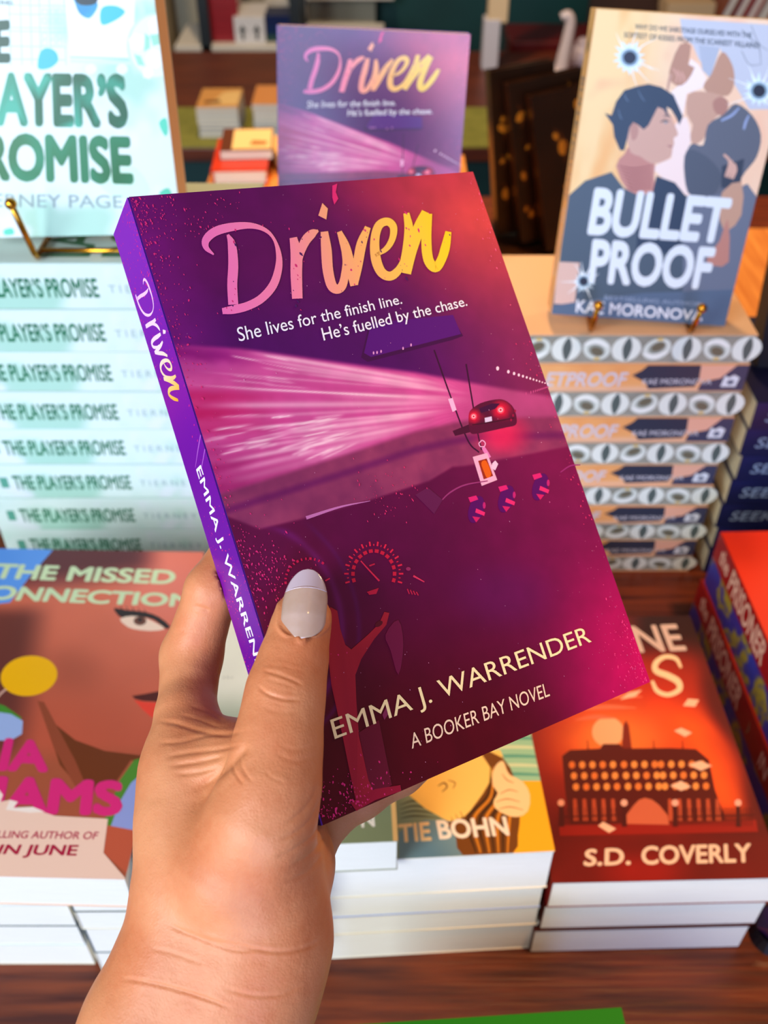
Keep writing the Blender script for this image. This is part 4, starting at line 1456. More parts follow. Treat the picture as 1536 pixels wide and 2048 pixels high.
STREAKS = []
_r = random.Random(5)
for (xa, ya, xb, yb, w, k) in [(478, 702, 930, 776, 5, .75), (470, 712, 900, 778, 3, .5), (520, 728, 940, 785, 4, .55), (560, 742, 960, 790, 3, .5),
                               (380, 742, 900, 783, 2.2, .35), (350, 768, 905, 800, 2.0, .5), (420, 776, 950, 797, 2.6, .45), (380, 812, 930, 806, 6, .6),
                               (400, 838, 930, 812, 3.5, .4), (430, 862, 930, 818, 3, .55), (520, 872, 905, 822, 6, .75), (400, 898, 800, 846, 2.5, .45),
                               (420, 930, 890, 838, 5, .7), (440, 906, 850, 840, 4, .5), (430, 950, 860, 850, 6, .45), (640, 790, 960, 802, 7, .35),
                               (430, 972, 760, 884, 8, .28)]:
    STREAKS.append((xa, ya, xb, yb, w, k))
for i in range(34):
    xa = _r.uniform(400, 640)
    ya = _r.uniform(835, 925)
    L = _r.uniform(40, 110)
    sl = -(ya-806)/(960-xa)
    STREAKS.append((xa, ya, xa+L, ya+L*sl*1.3, _r.uniform(1.4, 2.8), _r.uniform(.3, .75)))
for i in range(10):
    xa = _r.uniform(430, 560)
    ya = _r.uniform(708, 770)
    L = _r.uniform(50, 110)
    STREAKS.append((xa, ya, xa+L, ya+L*(806-ya)/(960-xa), _r.uniform(1.4, 2.4), _r.uniform(.25, .5)))


def hero_field(X, U):
    x, y = X[:, 0], X[:, 1]
    un, vn = U[:, 0]/HW, 1-U[:, 1]/HH
    nz = vnoise(U, 160, 3)
    c = mixc((92, 2, 80), (76, 0, 88), smooth01(520, 700, y))
    c = mixc(c, (140, 38, 80), smooth01(.55, 1.0, un)*0.75)
    c = mixc(c, (122, 14, 116), smooth01(.16, .0, un)*.8)
    d = np.hypot((1-un)*0.66, vn)
    c = mixc(c, (232, 74, 62), smooth01(.36, .0, d)*.95)
    c = mixc(c, (176, 42, 70), smooth01(.12, .0, vn)*smooth01(.35, .8, un)*.7)
    # lit road beyond the windscreen
    yu = mask_line([(380, 690), (480, 696), (720, 730), (830, 744), (960, 768), (1100, 792)], x)
    yl = mask_line([(400, 1000), (520, 962), (700, 905), (830, 862), (905, 845), (960, 836), (1130, 832)], x)
    s = mixc((206, 70, 140), (196, 26, 94), smooth01(620, 400, x)*smooth01(760, 800, y)*smooth01(900, 830, y))
    s = mixc(s, (140, 14, 110), smooth01(560, 420, x)*smooth01(760, 700, y))
    s = mixc(s, (168, 34, 104), smooth01(850, 950, y)*smooth01(720, 450, x))
    s = mixc(s, (168, 62, 118), smooth01(880, 1020, x))
    add = np.zeros(len(x))
    for (xa, ya, xb, yb, w, k) in STREAKS:
        L = math.hypot(xb-xa, yb-ya)
        tx, ty = (xb-xa)/L, (yb-ya)/L
        t = (x-xa)*tx + (y-ya)*ty
        n = (x-xa)*(-ty) + (y-ya)*tx
        a = np.exp(-(n/w)**2)*smooth01(0, .25, t/L)*smooth01(1.0, .7, t/L)
        add += a*k
    fan = 0.5+0.5*np.sin(np.arctan2(y-806, 985-x)*95+nz*3)
    s = mixc(s, (224, 96, 160), fan*.28*smooth01(960, 880, x))
    s = mixc(s, (250, 190, 206), np.clip(add, 0, 1))
    m = smooth01(-5, 7, y-yu)
    c = mixc(c, s, m)
    # verge and road edge
    r = mixc((126, 40, 88), (150, 56, 92), nz)
    r = mixc(r, (98, 14, 84), smooth01(14, 0, np.abs(y-(yl+38)))*.7)
    r = mixc(r, (214, 30, 84), smooth01(75, 10, np.hypot(x-1005, (y-868)*1.2))*.9)
    c = mixc(c, r, smooth01(-6, 8, y-yl))
    # dashboard
    yd = mask_line([(400, 1012), (520, 1058), (612, 1036), (740, 1000), (858, 962), (905, 934), (930, 932), (1070, 906), (1150, 890)], x)
    dk = mixc((90, 2, 60), (80, 0, 20), smooth01(1120, 1500, y))
    dk = mixc(dk, (120, 10, 72), smooth01(.45, 1.0, un)*.85)
    dk = mixc(dk, (98, 14, 62), smooth01(.3, .05, un)*smooth01(1500, 1100, y)*.6)
    dk = mixc(dk, (88, 16, 88), smooth01(150, 20, np.hypot(x-1010, (y-1190)*1.6))*.4)
    dk = mixc(dk, (196, 6, 88), smooth01(.30, .0, np.hypot((1-un)*.75, (1-vn)*.9))*.95)
    c = mixc(c, dk, smooth01(-4, 4, y-yd))
    # rim of the steering wheel
    q = np.hypot((x-478)/1.0, (y-1262)*.93)
    c = mixc(c, (110, 22, 100), np.exp(-((q-206)/7)**2)*smooth01(1048, 1065, y)*.75)
    c = mixc(c, (92, 14, 84), np.exp(-((q-240)/5)**2)*smooth01(600, 640, x)*.6)
    return c*(0.94+0.12*nz[:, None])


def hero_front(art):
    B = 'base'
    art.grid(B, 0.0004, 0.0, HW, HH, 330, 500, lambda U: hero_field(art.px(U), U))
    W = lambda *a: a
    # mirror, cords, charm
    art.poly(B, [(738, 650), (905, 634), (926, 672), (905, 680), (735, 724), (722, 715)], (62, 0, 66), True)
    art.poly(B, [(742, 646), (906, 630), (922, 668), (742, 714), (728, 706)], (84, 8, 112), True)
    for (x, y) in ((747, 706), (754, 705), (762, 703), (806, 697), (822, 690)):
        art.disc(B, (x, y), 1.6, 3.2, (232, 150, 200), 8, True)
    art.stroke(B, [(868, 700), (900, 790), (935, 880), (958, 905)], [3, 3, 3, 3], (52, 4, 46), True)
    art.stroke(B, [(932, 728), (944, 800), (956, 870), (963, 900)], [3, 3, 2.5, 2.5], (52, 4, 46), True)
    art.poly(B, [(896, 798), (905, 796), (913, 820), (905, 824)], (246, 180, 214), True)
    # car ahead
    body = lambda U: (lambda X: mixc((84, 6, 50), (226, 14, 58), np.clip(smooth01(26, 4, np.hypot(X[:, 0]-1001, X[:, 1]-820))+smooth01(20, 4, np.hypot(X[:, 0]-947, X[:, 1]-833)), 0, 1)))(art.px(U))
    art.poly(B, [(905, 862), (940, 848), (942, 864), (910, 872)], (70, 6, 46), True)
    u0, u1 = art.uv([(936, 868), (1036, 796)])
    hull = [(938, 826), (946, 816), (962, 806), (985, 800), (1004, 799), (1018, 806), (1028, 818), (1033, 836), (1031, 850), (1012, 855), (985, 861), (950, 868), (940, 864), (937, 846)]
    cen = np.array([985, 834.])
    ring = spline(np.array(hull, float), 3, True)
    V = [cen]+[cen+(p-cen)*f for f in (.25, .5, .75, 1) for p in ring]
    n_ = len(ring)
    FF = [(0, 1+(k+1) % n_, 1+k) for k in range(n_)]
    for q in range(3):
        FF += [(1+q*n_+k, 1+q*n_+(k+1) % n_, 1+(q+1)*n_+(k+1) % n_, 1+(q+1)*n_+k) for k in range(n_)]
    art.add(B, art.uv(np.array(V)), FF, body)
    art.poly(B, [(958, 817), (984, 807), (1000, 807), (990, 818), (962, 826)], (60, 4, 56), True)
    art.stroke(B, [(944, 850), (985, 844), (1028, 836)], [2, 2.5, 2], (60, 4, 36), True)
    for (x, y, r) in ((1001, 820, 7.5), (947, 833, 6.5)):
        art.disc(B, (x, y), r, r, (250, 70, 96), 16, True)
        art.disc(B, (x, y), r*.62, r*.62, (255, 176, 186), 14, True)
        art.disc(B, (x, y), r*.3, r*.3, (190, 10, 50), 10, True)
    art.poly(B, [(969, 836), (983, 833), (984, 842), (970, 845)], (214, 196, 226), True)
    for k in range(3):
        art.disc(B, (1030-k*4, 822+k*9), 2, 3, (150, 10, 60), 6, True)
    for k in range(13):
        t = (k/12)**.62
        art.disc(B, (995+t*100, 737+t*31), 3.0-t*1.8, 4.2-t*2.8, (255, 206, 226), 10, True)
        art.disc(B, (1052+t*44, 788-t*14), 1.2, 4-t*2.5, (190, 70, 130), 6, True)
    # key ring, photo charm, heart
    art.stroke(B, [(958, 886), (964, 881), (970, 886), (968, 893), (960, 893), (957, 886)], [2]*6, (240, 170, 210), True)
    art.stroke(B, [(966, 895), (972, 905), (980, 915)], [7, 8, 4], (226, 120, 180), True)
    art.poly(B, [(945, 914), (974, 906), (994, 960), (963, 972)], (236, 170, 196), True)
    art.poly(B, [(956, 922), (973, 917), (986, 952), (967, 959)], (150, 40, 22), True)
    art.poly(B, [(962, 926), (972, 922), (982, 948), (974, 956), (968, 945)], (222, 92, 20), True, 3)
    art.poly(B, [(984, 927), (990, 921), (996, 928), (990, 941), (982, 936)], (236, 190, 214), True)
    # vents and clocks on the dash
    for (x, y) in ((950, 1015), (1010, 994), (1078, 970)):
        art.disc(B, (x+2, y+4), 15, 28, (84, 2, 92), 20, True, .3)
        art.poly(B, [(x-14, y-20), (x+2, y-24), (x+6, y-16), (x-10, y-10)], (214, 30, 110), True)
        art.poly(B, [(x+2, y+2), (x+20, y+10), (x+18, y+17), (x, y+10)], (228, 40, 110), True)
        art.disc(B, (x+18, y-4), 3, 7, (190, 30, 110), 8, True)
        art.poly(B, [(x-6, y+18), (x+10, y+20), (x+2, y+30)], (206, 26, 96), True)
    art.stroke(B, [(880, 1004), (900, 985), (930, 970), (975, 962)], [2, 3, 3, 2], (150, 50, 110), True)
    art.stroke(B, [(1120, 945), (1140, 932), (1160, 930)], [2, 3, 2], (150, 40, 110), True)
    art.poly(B, [(830, 990), (855, 975), (885, 1000), (868, 1028)], (96, 22, 72), True)
    art.stroke(B, [(612, 1036), (680, 1014), (740, 1002)], [7, 4, 1], (196, 110, 170), True)
    for k in range(27):
        a = math.radians(196 - k*212/26)
        big = k % 2 == 0
        rx, ry = 50, 56
        for rr, l, w, cc in ((1.0, 9 if big else 4, 3.4 if big else 2, (226, 34, 72)),) + (((.76, 7, 8, (206, 26, 62)),) if big else ()):
            p0 = (747 + rx*rr*math.cos(a), 1142 - ry*rr*math.sin(a) + 6)
            p1 = (747 + (rx*rr+l)*math.cos(a), 1142 - (ry*rr+l)*math.sin(a) + 6)
            art.stroke(B, [p0, p1], [w, w], cc, True, 1)
    art.stroke(B, [(721, 1122), (740, 1143), (758, 1162)], [2.5, 3, 3.6], (220, 40, 80), True)
    art.stroke(B, [(738, 1132), (749, 1128)], [3, 3], (200, 30, 70), True, 1)
    art.poly(B, [(733, 1184), (757, 1176), (752, 1188), (738, 1190)], (190, 26, 64), True)
    art.stroke(B, [(826, 1152), (848, 1164)], [4, 2], (220, 50, 90), True, 1)
    for k in range(4):
        art.stroke(B, [(814+k*6, 1178+k*2), (818+k*6, 1188+k)], [2.4, 2.4], (190, 30, 70), True, 1)
    art.disc(B, (816, 1138), 5, 4, (150, 40, 90), 8, True)
    for k in range(13):
        a = math.radians(185 - k*11)
        art.stroke(B, [(617+44*math.cos(a), 1162-42*math.sin(a)), (617+49*math.cos(a), 1162-47*math.sin(a))], [3, 3] if k % 3 else [5, 5], (206, 26, 84), True, 1)
    art.stroke(B, [(650, 1162), (659, 1157)], [3, 3], (220, 40, 90), True, 1)
    # driver's arm
    red = lambda U: mixc((176, 34, 52), (140, 20, 44), vnoise(U, 420, 5, 2))
    art.poly(B, [(650, 1236), (660, 1214), (674, 1222), (680, 1258), (690, 1290), (702, 1299), (735, 1270), (757, 1248), (768, 1224), (778, 1226), (772, 1250), (748, 1278), (722, 1318), (710, 1350),
                 (712, 1400), (717, 1470), (736, 1560), (752, 1590), (712, 1606), (698, 1540), (684, 1470), (662, 1370), (654, 1300)], red, True)
    art.poly(B, [(717, 1465), (757, 1440), (783, 1570), (750, 1590), (736, 1560)], (104, 16, 42), True)
    art.poly(B, [(700, 1605), (750, 1578), (800, 1570), (802, 1582), (750, 1600), (712, 1622)], (150, 20, 48), True)
    art.disc(B, (757, 1248), 9, 5, (84, 14, 34), 10, True, -.6)
    art.poly(B, [(764, 1430), (778, 1400), (776, 1428), (768, 1440)], (130, 40, 80), True)
    art.poly(B, [(770, 1270), (796, 1240), (806, 1290), (796, 1350), (780, 1300)], (108, 18, 60), True, 3)
    # torn strip of paint at the head
    art.poly(B, [(664, 372), (674, 368), (671, 385), (676, 398), (668, 410), (664, 396)], (228, 40, 110), True)

    # flecks of pink ink
    def cloud(n, f, rlo=.00012, rhi=.00034, col=(226, 44, 118)):
        pts, szs = [], []
        for _ in range(n):
            p = f()
            if 0.0006 < p[0] < HW-.0006 and 0.0006 < p[1] < HH-.0006:
                pts.append(p)
                szs.append(rlo+(rhi-rlo)*random.random()**2.2)
        art.specks(B, pts, szs, col)
    g = random.gauss
    cloud(130, lambda: (abs(g(0, .006)), HH-abs(g(0, .022))))
    cloud(90, lambda: (abs(g(.018, .012)), HH-abs(g(.010, .007))))
    cloud(170, lambda: (abs(g(0, .0028)), random.uniform(.05, HH)))
    cloud(190, lambda: (abs(g(.006, .007)), .075+g(0, .007)))
    cloud(90, lambda: (abs(g(.010, .006)), .052+g(0, .009)))
    cloud(70, lambda: (abs(g(.004, .006)), abs(g(.004, .008))))
    cloud(90, lambda: (abs(g(.012, .010)), abs(g(.0, .005))))
    cloud(130, lambda: (HW-abs(g(0, .006)), abs(g(.010, .012))), .0001, .0003, (236, 60, 130))
    cloud(60, lambda: (HW-abs(g(0, .012)), abs(g(.03, .02))), .00008, .0002, (210, 90, 150))
    cloud(60, lambda: (HW-abs(g(0, .003)), random.uniform(.06, .13)), .0001, .0003, (226, 50, 110))
    cloud(60, lambda: (.055+g(0, .006), .088+g(0, .005)), .0001, .0003, (214, 44, 104))
    cloud(160, lambda: (random.uniform(0, HW), random.uniform(0, HH)), .00006, .00016, (226, 150, 190))
    cloud(40, lambda: (HW-abs(g(0, .003)), HH-abs(g(.02, .012))), .0001, .0003, (240, 90, 130))

    # lettering
    U0 = art.uv([(412, 0), (896, 0)])
    tl = art.uv([(410, 540)])[0][0]
    tr = art.uv([(898, 470)])[0][0]
    grad = lambda U: driven_rgb((U[:, 0]-tl)/(tr-tl))
    for pts, w in LETTERING:
        art.stroke('title', pts, w, grad, True, 6)
    art.poly('title', I_DOT, grad, True)
    pts, szs = [], []
    for _ in range(70):
        x = random.uniform(440, 890)
        q = random.choice(LETTERING)[0]
        a = random.choice(q)
        pts.append(art.uv([(a[0]+random.gauss(0, 6), a[1]+random.gauss(0, 10))])[0])
        szs.append(.00015+.00035*random.random()**2)
    art.specks('title', pts[:50], szs[:50], (214, 40, 110))
    art.specks('title', pts[50:], szs[50:], (70, 20, 90))
    wh = (250, 240, 246)
    art.text('tagline', 'She lives for the finish line.', [(472, 656), (799, 589), (804, 608), (478, 684)], wh, .003, True)
    art.text('tagline', 'He\u2019s fuelled by the chase.', [(641, 657), (929, 593), (936, 618), (649, 690)], wh, .003, True)
    cr = (252, 226, 166)
    art.text('author', 'EMMA J. WARRENDER', [(659, 1440), (1171, 1252), (1186, 1294), (672, 1491)], cr, .0, True)
    art.text('author', 'A BOOKER BAY NOVEL', [(818, 1468), (1093, 1365), (1099, 1392), (823, 1498)], (248, 210, 176), .0, True)


def hero_spine(art):
    B = 'base'
    t, h = HT, HH

    def f(U):
        u, v = U[:, 0]/h, U[:, 1]/t
        c = mixc((132, 40, 176), (110, 14, 150), smooth01(.0, .45, u))
        c = mixc(c, (92, 10, 150), smooth01(.45, .8, u))
        c = mixc(c, (34, 6, 96), smooth01(.78, .98, u))  # foot darkened: the shade near the thumb is put into the colour
        c = mixc(c, (150, 30, 150), np.exp(-((u-.30)/.05)**2)*.5)
        c = mixc(c, (128, 14, 140), np.exp(-((u-.66)/.1)**2)*smooth01(.7, .1, v)*.7)
        return c
    art.grid(B, 0, 0, h, t, 160, 22, f)
    art.stroke(B, [(.078, .0236), (.081, .017), (.0845, .010)], [.0006, .0005, .0002], (176, 92, 196), False)
    art.stroke(B, [(.0825, .0236), (.0855, .017), (.0885, .010)], [.0005, .0004, .0002], (176, 92, 196), False)

    def cloud(n, f, rlo, rhi):
        pts = [f() for _ in range(n)]
        pts = [p for p in pts if .0004 < p[0] < h-.0004 and .0004 < p[1] < t-.0004]
        art.specks(B, pts, [rlo+(rhi-rlo)*random.random()**2 for p in pts], (214, 40, 132))
    g = random.gauss
    cloud(170, lambda: (abs(g(0, .03)), t-abs(g(0, .006))), .00012, .00035)
    cloud(80, lambda: (abs(g(.03, .02)), abs(g(0, .004))), .00012, .0003)
    cloud(170, lambda: (.128+g(0, .018), random.uniform(0, t)), .00012, .00035)
    cloud(60, lambda: (random.uniform(0, h), random.uniform(0, t)), .00008, .0002)


def spine_letters(art, front):
    P = np.vstack([front.uv(p) for p, w in LETTERING])
    lo, hi = P.min(0)-.001, P.max(0)+.001
    u0, u1 = art.uv([(272, 584)])[0][0], art.uv([(332, 838)])[0][0]
    v0, v1 = .13*HT, .80*HT

    def mp(X):
        a = (front.uv(X)-lo)/(hi-lo)
        return np.stack([u0+(u1-u0)*a[:, 0], v0+(v1-v0)*a[:, 1]], 1)

    def col(U):
        t = (U[:, 0]-u0)/(u1-u0)
        return np.stack([np.interp(t, [0, .5, .75, 1], [244, 248, 250, 248]), np.interp(t, [0, .5, .75, 1], [190, 214, 216, 168]), np.interp(t, [0, .5, .75, 1], [238, 226, 170, 40])], 1)
    for pts, w in LETTERING:
        art.stroke('title', pts, [a*.8 for a in w], col, mp, 6)
    art.poly('title', mp(np.array(I_DOT, float)), col)
    a0, a1 = art.uv([(377, 956)])[0][0], art.uv([(500, 1412)])[0][0]
    vb, vt = .36*HT, .66*HT
    art.text('author', 'EMMA J. WARRENDER', [(a0, vt), (a1, vt), (a1, vb), (a0, vb)], (244, 240, 255), .012)


hero, hcov, hpg = book('paperback_novel', HW, HH, HT, HM, (112, 52, 176), M_CREAM)  # lighter cover colour puts the bluish edge highlight into the card
tag(hero, 'purple and magenta paperback with brush lettering gripped in the hand in front of everything', 'book')
ha = Art(*front_frame(HW, HH, HT), M=HM)
hero_front(ha)
fr = ha.build('base', 'front_cover_art', hcov, M_PRINT)
ha.build('title', 'title_lettering', hcov, M_PRINT)
ha.build('tagline', 'tagline_lettering', hcov, M_PRINT)
ha.build('author', 'author_lettering', hcov, M_PRINT)
hs = Art(*spine_frame(HW, HH, HT), M=HM)
hero_spine(hs)
spine_letters(hs, ha)
hs.build('base', 'spine_art', hcov, M_PRINT)
hs.build('title', 'spine_title', hcov, M_PRINT)
hs.build('author', 'spine_author', hcov, M_PRINT)
# ================================================================== another copy of the held novel, displayed behind it
dd = copy_tree(hero)
dbl = at(559, 640, Y=.655)
dd.matrix_world = upright(-.0810, .686, TABLE+.0002+9*(HT+.0003)+.0042, math.radians(-1), math.radians(12), math.radians(-2.2))
for ch in dd.children_recursive:
    if ch.material_slots and ch.material_slots[0].material == M_PRINT:
        ch.material_slots[0].link = 'OBJECT'
        ch.material_slots[0].material = M_SHINE
tag(dd, 'purple paperback with pink and yellow brush lettering on display behind the held copy', 'book')
z = TABLE+.0002
for i in range(9):
    o = hero.copy()
    COL.objects.link(o)
    for ch in hero.children:
        c = ch.copy()
        COL.objects.link(c)
        c.parent = o
        for g in ch.children:
            if g.name.startswith('spine'):
                d = g.copy()
                COL.objects.link(d)
                d.parent = c
    o.matrix_world = flat_mat(-.08+HH-.02, .625, z, PI/2)
    tag(o, 'purple paperback in the stack behind the held copy, %s' % (['bottom one', 'second up', 'third up', 'fourth up', 'fifth up', 'sixth up', 'seventh up', 'second from the top', 'top one'][i]), 'book', 'purple paperbacks stacked behind the held copy')
    z += HT+.0003
easel('easel', 'gold wire easel holding the purple display copy behind the held one', -.015, .6880, z+.0002, math.radians(-1), .040, HT)
# ================================================================== the hand and forearm: one continuous skin around a set of bones
HMi = np.array(HM.inverted())
_hn = np.array(hz)
_p_front = np.array(HM @ Vector((0, 0, HT)))
_p_back = np.array(HM @ Vector((0, 0, 0)))


def cover_depth(x, y, p):
    return ((p-cC) @ _hn)/(ray(x, y) @ _hn)


def J(x, y, d, r):
    """joint: pixel, depth in metres (or 'b' = pressed on the back cover, 'f' = on the front cover), radius in pixels"""
    if d == 'b':
        d = cover_depth(x, y, _p_back)
        d = d + r*d/FPX*1.0
    elif d == 'f':
        d = cover_depth(x, y, _p_front)
        d = d - r*d/FPX*0.96
    return at(x, y, d=d), r*d/FPX


CH = []    # (chain of joints, blend)


def chain(k, *js):
    P = [J(*j) for j in js]
    for a, b in zip(P, P[1:]):
        CH.append((a[0], b[0], a[1], b[1], k))


# forearm and wrist
chain(.012, (130, 2420, .262, 130), (300, 2070, .268, 124), (352, 1985, .270, 122), (398, 1870, .272, 122), (402, 1720, .274, 116))
chain(.012, (330, 2420, .258, 124), (462, 2070, .264, 116), (500, 1980, .266, 116), (528, 1870, .268, 117), (536, 1730, .266, 108))
chain(.012, (240, 2420, .272, 130), (390, 2060, .280, 122), (430, 1980, .282, 120), (470, 1860, .284, 122), (480, 1740, .286, 120))
# back of the hand towards the first knuckle
chain(.010, (402, 1740, .276, 112), (384, 1620, .282, 94), (374, 1530, .288, 76), (372, 1430, .296, 56))
# web between thumb and finger
chain(.008, (420, 1560, .284, 84), (470, 1530, .280, 66), (530, 1550, .272, 62))
chain(.008, (400, 1490, .292, 58), (470, 1512, .286, 50), (540, 1520, .276, 52))
# thumb
chain(.007, (470, 1740, .262, 112), (520, 1640, .258, 98), (548, 1560, .2595, 83), (558, 1470, 'f', 76), (572, 1380, 'f', 68), (589, 1310, 'f', 62))
chain(.004, (589, 1310, 'f', 62), (602, 1250, 'f', 54), (611, 1198, 'f', 41))
# palm behind the book
chain(.010, (480, 1700, .284, 110), (560, 1700, .284, 88), (590, 1730, .284, 62))
chain(.008, (560, 1640, .300, 80), (600, 1690, .302, 56), (616, 1672, .306, 56))
chain(.006, (470, 1560, 'b', 90), (560, 1600, 'b', 80), (600, 1650, 'b', 60))
# index finger
chain(.005, (372, 1430, .300, 57), (383, 1312, .314, 60))
chain(.003, (383, 1312, .314, 59), (424, 1180, 'b', 52), (500, 1060, 'b', 47), (548, 1000, 'b', 38))
# middle, ring, little finger round the back cover
chain(.003, (470, 1530, 'b', 62), (600, 1400, 'b', 56), (715, 1290, 'b', 52), (800, 1205, 'b', 47), (842, 1160, 'b', 39))
chain(.003, (540, 1600, 'b', 60), (660, 1505, 'b', 54), (780, 1420, 'b', 50), (872, 1355, 'b', 45), (918, 1322, 'b', 38))
chain(.003, (600, 1660, 'b', 56), (650, 1634, 'b', 50), (722, 1588, 'b', 47), (800, 1545, 'b', 43), (862, 1508, 'b', 36))


def skin_field(res):
    lo = np.min([np.minimum(a-ra, b-rb) for a, b, ra, rb, k in CH], 0) - .004
    hi = np.max([np.maximum(a+ra, b+rb) for a, b, ra, rb, k in CH], 0) + .004
    n = np.ceil((hi-lo)/res).astype(int)+1
    f = np.full(n, 1.0, np.float32)
    ax = [lo[i]+np.arange(n[i])*res for i in range(3)]
    for a, b, ra, rb, k in CH:
        m = max(ra, rb)+k+2*res
        i0 = np.maximum(np.floor((np.minimum(a, b)-m-lo)/res).astype(int), 0)
        i1 = np.minimum(np.ceil((np.maximum(a, b)+m-lo)/res).astype(int)+1, n)
        X, Y, Z = np.meshgrid(*[ax[i][i0[i]:i1[i]] for i in range(3)], indexing='ij')
        d = b-a
        t = np.clip(((X-a[0])*d[0]+(Y-a[1])*d[1]+(Z-a[2])*d[2])/(d @ d), 0, 1)
        q = np.sqrt((X-a[0]-t*d[0])**2+(Y-a[1]-t*d[1])**2+(Z-a[2]-t*d[2])**2) - (ra+(rb-ra)*t)
        sl = tuple(slice(i0[i], i1[i]) for i in range(3))
        g = f[sl]
        h = np.clip(0.5+0.5*(g-q)/k, 0, 1)
        f[sl] = g*(1-h)+q*h-k*h*(1-h)
    # the book takes its own room
    i0 = None
    X, Y, Z = np.meshgrid(*ax, indexing='ij')
    R, T = HMi[:3, :3], HMi[:3, 3]
    bx = []
    for i, s in enumerate((HW, HH, HT)):
        L = R[i, 0]*X+R[i, 1]*Y+R[i, 2]*Z+T[i]
        bx.append(np.abs(L-s/2)-s/2-.00035)
    inside = np.maximum(np.maximum(bx[0], bx[1]), bx[2])
    out = np.sqrt(sum(np.maximum(b, 0)**2 for b in bx))
    box = np.where(inside > 0, out, inside)
    return np.maximum(f, -box).astype(np.float32), lo, n


def surface_nets(f, lo, res):
    n = f.shape
    s = f < 0
    off = [(0, 0, 0), (1, 0, 0), (0, 1, 0), (1, 1, 0), (0, 0, 1), (1, 0, 1), (0, 1, 1), (1, 1, 1)]
    sh = tuple(k-1 for k in n)
    cnt = np.zeros(sh, np.int8)
    for o in off:
        cnt += s[o[0]:o[0]+sh[0], o[1]:o[1]+sh[1], o[2]:o[2]+sh[2]]
    cells = np.argwhere((cnt > 0) & (cnt < 8))
    idx = np.full(sh, -1, np.int64)
    idx[tuple(cells.T)] = np.arange(len(cells))
    acc = np.zeros((len(cells), 3))
    num = np.zeros(len(cells))
    val = [f[tuple((cells+np.array(o)).T)] for o in off]
    for i in range(8):
        for b in (1, 2, 4):
            if i & b:
                continue
            j = i | b
            m = (val[i] < 0) != (val[j] < 0)
            t = np.where(m, val[i]/(val[i]-val[j]+1e-20), 0)
            p = np.array(off[i], float)+t[:, None]*(np.array(off[j], float)-np.array(off[i], float))
            acc += np.where(m[:, None], p, 0)
            num += m
    V = lo+(cells+acc/num[:, None])*res
    F = []
    for a in range(3):
        b, c = (a+1) % 3, (a+2) % 3
        e = [0, 0, 0]
        e[a] = 1
        A = s[:n[0]-e[0], :n[1]-e[1], :n[2]-e[2]]
        B = s[e[0]:, e[1]:, e[2]:]
        q = np.argwhere(A != B)
        q = q[(q[:, b] > 0) & (q[:, c] > 0) & (q[:, b] < sh[b]) & (q[:, c] < sh[c])]
        sg = A[tuple(q.T)]
        eb, ec = np.eye(3, dtype=int)[b], np.eye(3, dtype=int)[c]
        i = np.stack([idx[tuple((q-eb-ec).T)], idx[tuple((q-ec).T)], idx[tuple(q.T)], idx[tuple((q-eb).T)]], 1)
        i[~sg] = i[~sg][:, ::-1]
        F.append(i)
    return V, np.vstack(F)


RES = 0.0009
_f, _lo, _n = skin_field(RES)
SV, SF = surface_nets(_f, _lo, RES)


def relax(V, F, it, keep=None):
    n = len(V)
    e = np.vstack([F[:, [0, 1]], F[:, [1, 2]], F[:, [2, 3]], F[:, [3, 0]]])
    deg = np.bincount(e[:, 0], minlength=n)+np.bincount(e[:, 1], minlength=n)
    for k in range(it):
        for lam in (.5, -.52):
            acc = np.zeros_like(V)
            for i in range(3):
                acc[:, i] = np.bincount(e[:, 0], V[e[:, 1], i], n)+np.bincount(e[:, 1], V[e[:, 0], i], n)
            V = V+lam*(acc/deg[:, None]-V)
    return V


SV = relax(SV, SF, 6)


def vnormals(V, F):
    nn = np.cross(V[F[:, 2]]-V[F[:, 0]], V[F[:, 3]]-V[F[:, 1]])
    N = np.zeros_like(V)
    for k in range(4):
        for i in range(3):
            N[:, i] += np.bincount(F[:, k], nn[:, i], len(V))
    return N/(np.linalg.norm(N, axis=1)[:, None]+1e-12)


# one finer level where the camera sees creases: split every face in four
def subdivide(V, F):
    e = np.sort(np.vstack([F[:, [0, 1]], F[:, [1, 2]], F[:, [2, 3]], F[:, [3, 0]]]), 1)
    u, inv = np.unique(e, axis=0, return_inverse=True)
    inv = inv.reshape(-1)
    n, m = len(V), len(F)
    me_ = V[u].mean(1)
    fc = V[F].mean(1)
    E_ = inv.reshape(4, m).T + n
    C_ = np.arange(m)+n+len(u)
    Q = []
    for k in range(4):
        Q.append(np.stack([F[:, k], E_[:, k], C_, E_[:, k-1]], 1))
    return np.vstack([V, me_, fc]), np.vstack(Q)


SV, SF = subdivide(SV, SF)
SV = relax(SV, SF, 3)
SN = vnormals(SV, SF)
_d = SV-cC
_z = _d @ cF
SPX = np.stack([768+FPX*(_d @ cR)/_z, 1024-FPX*(_d @ cU)/_z], 1)
facing = -(SN*_d).sum(1)/np.linalg.norm(_d, axis=1)

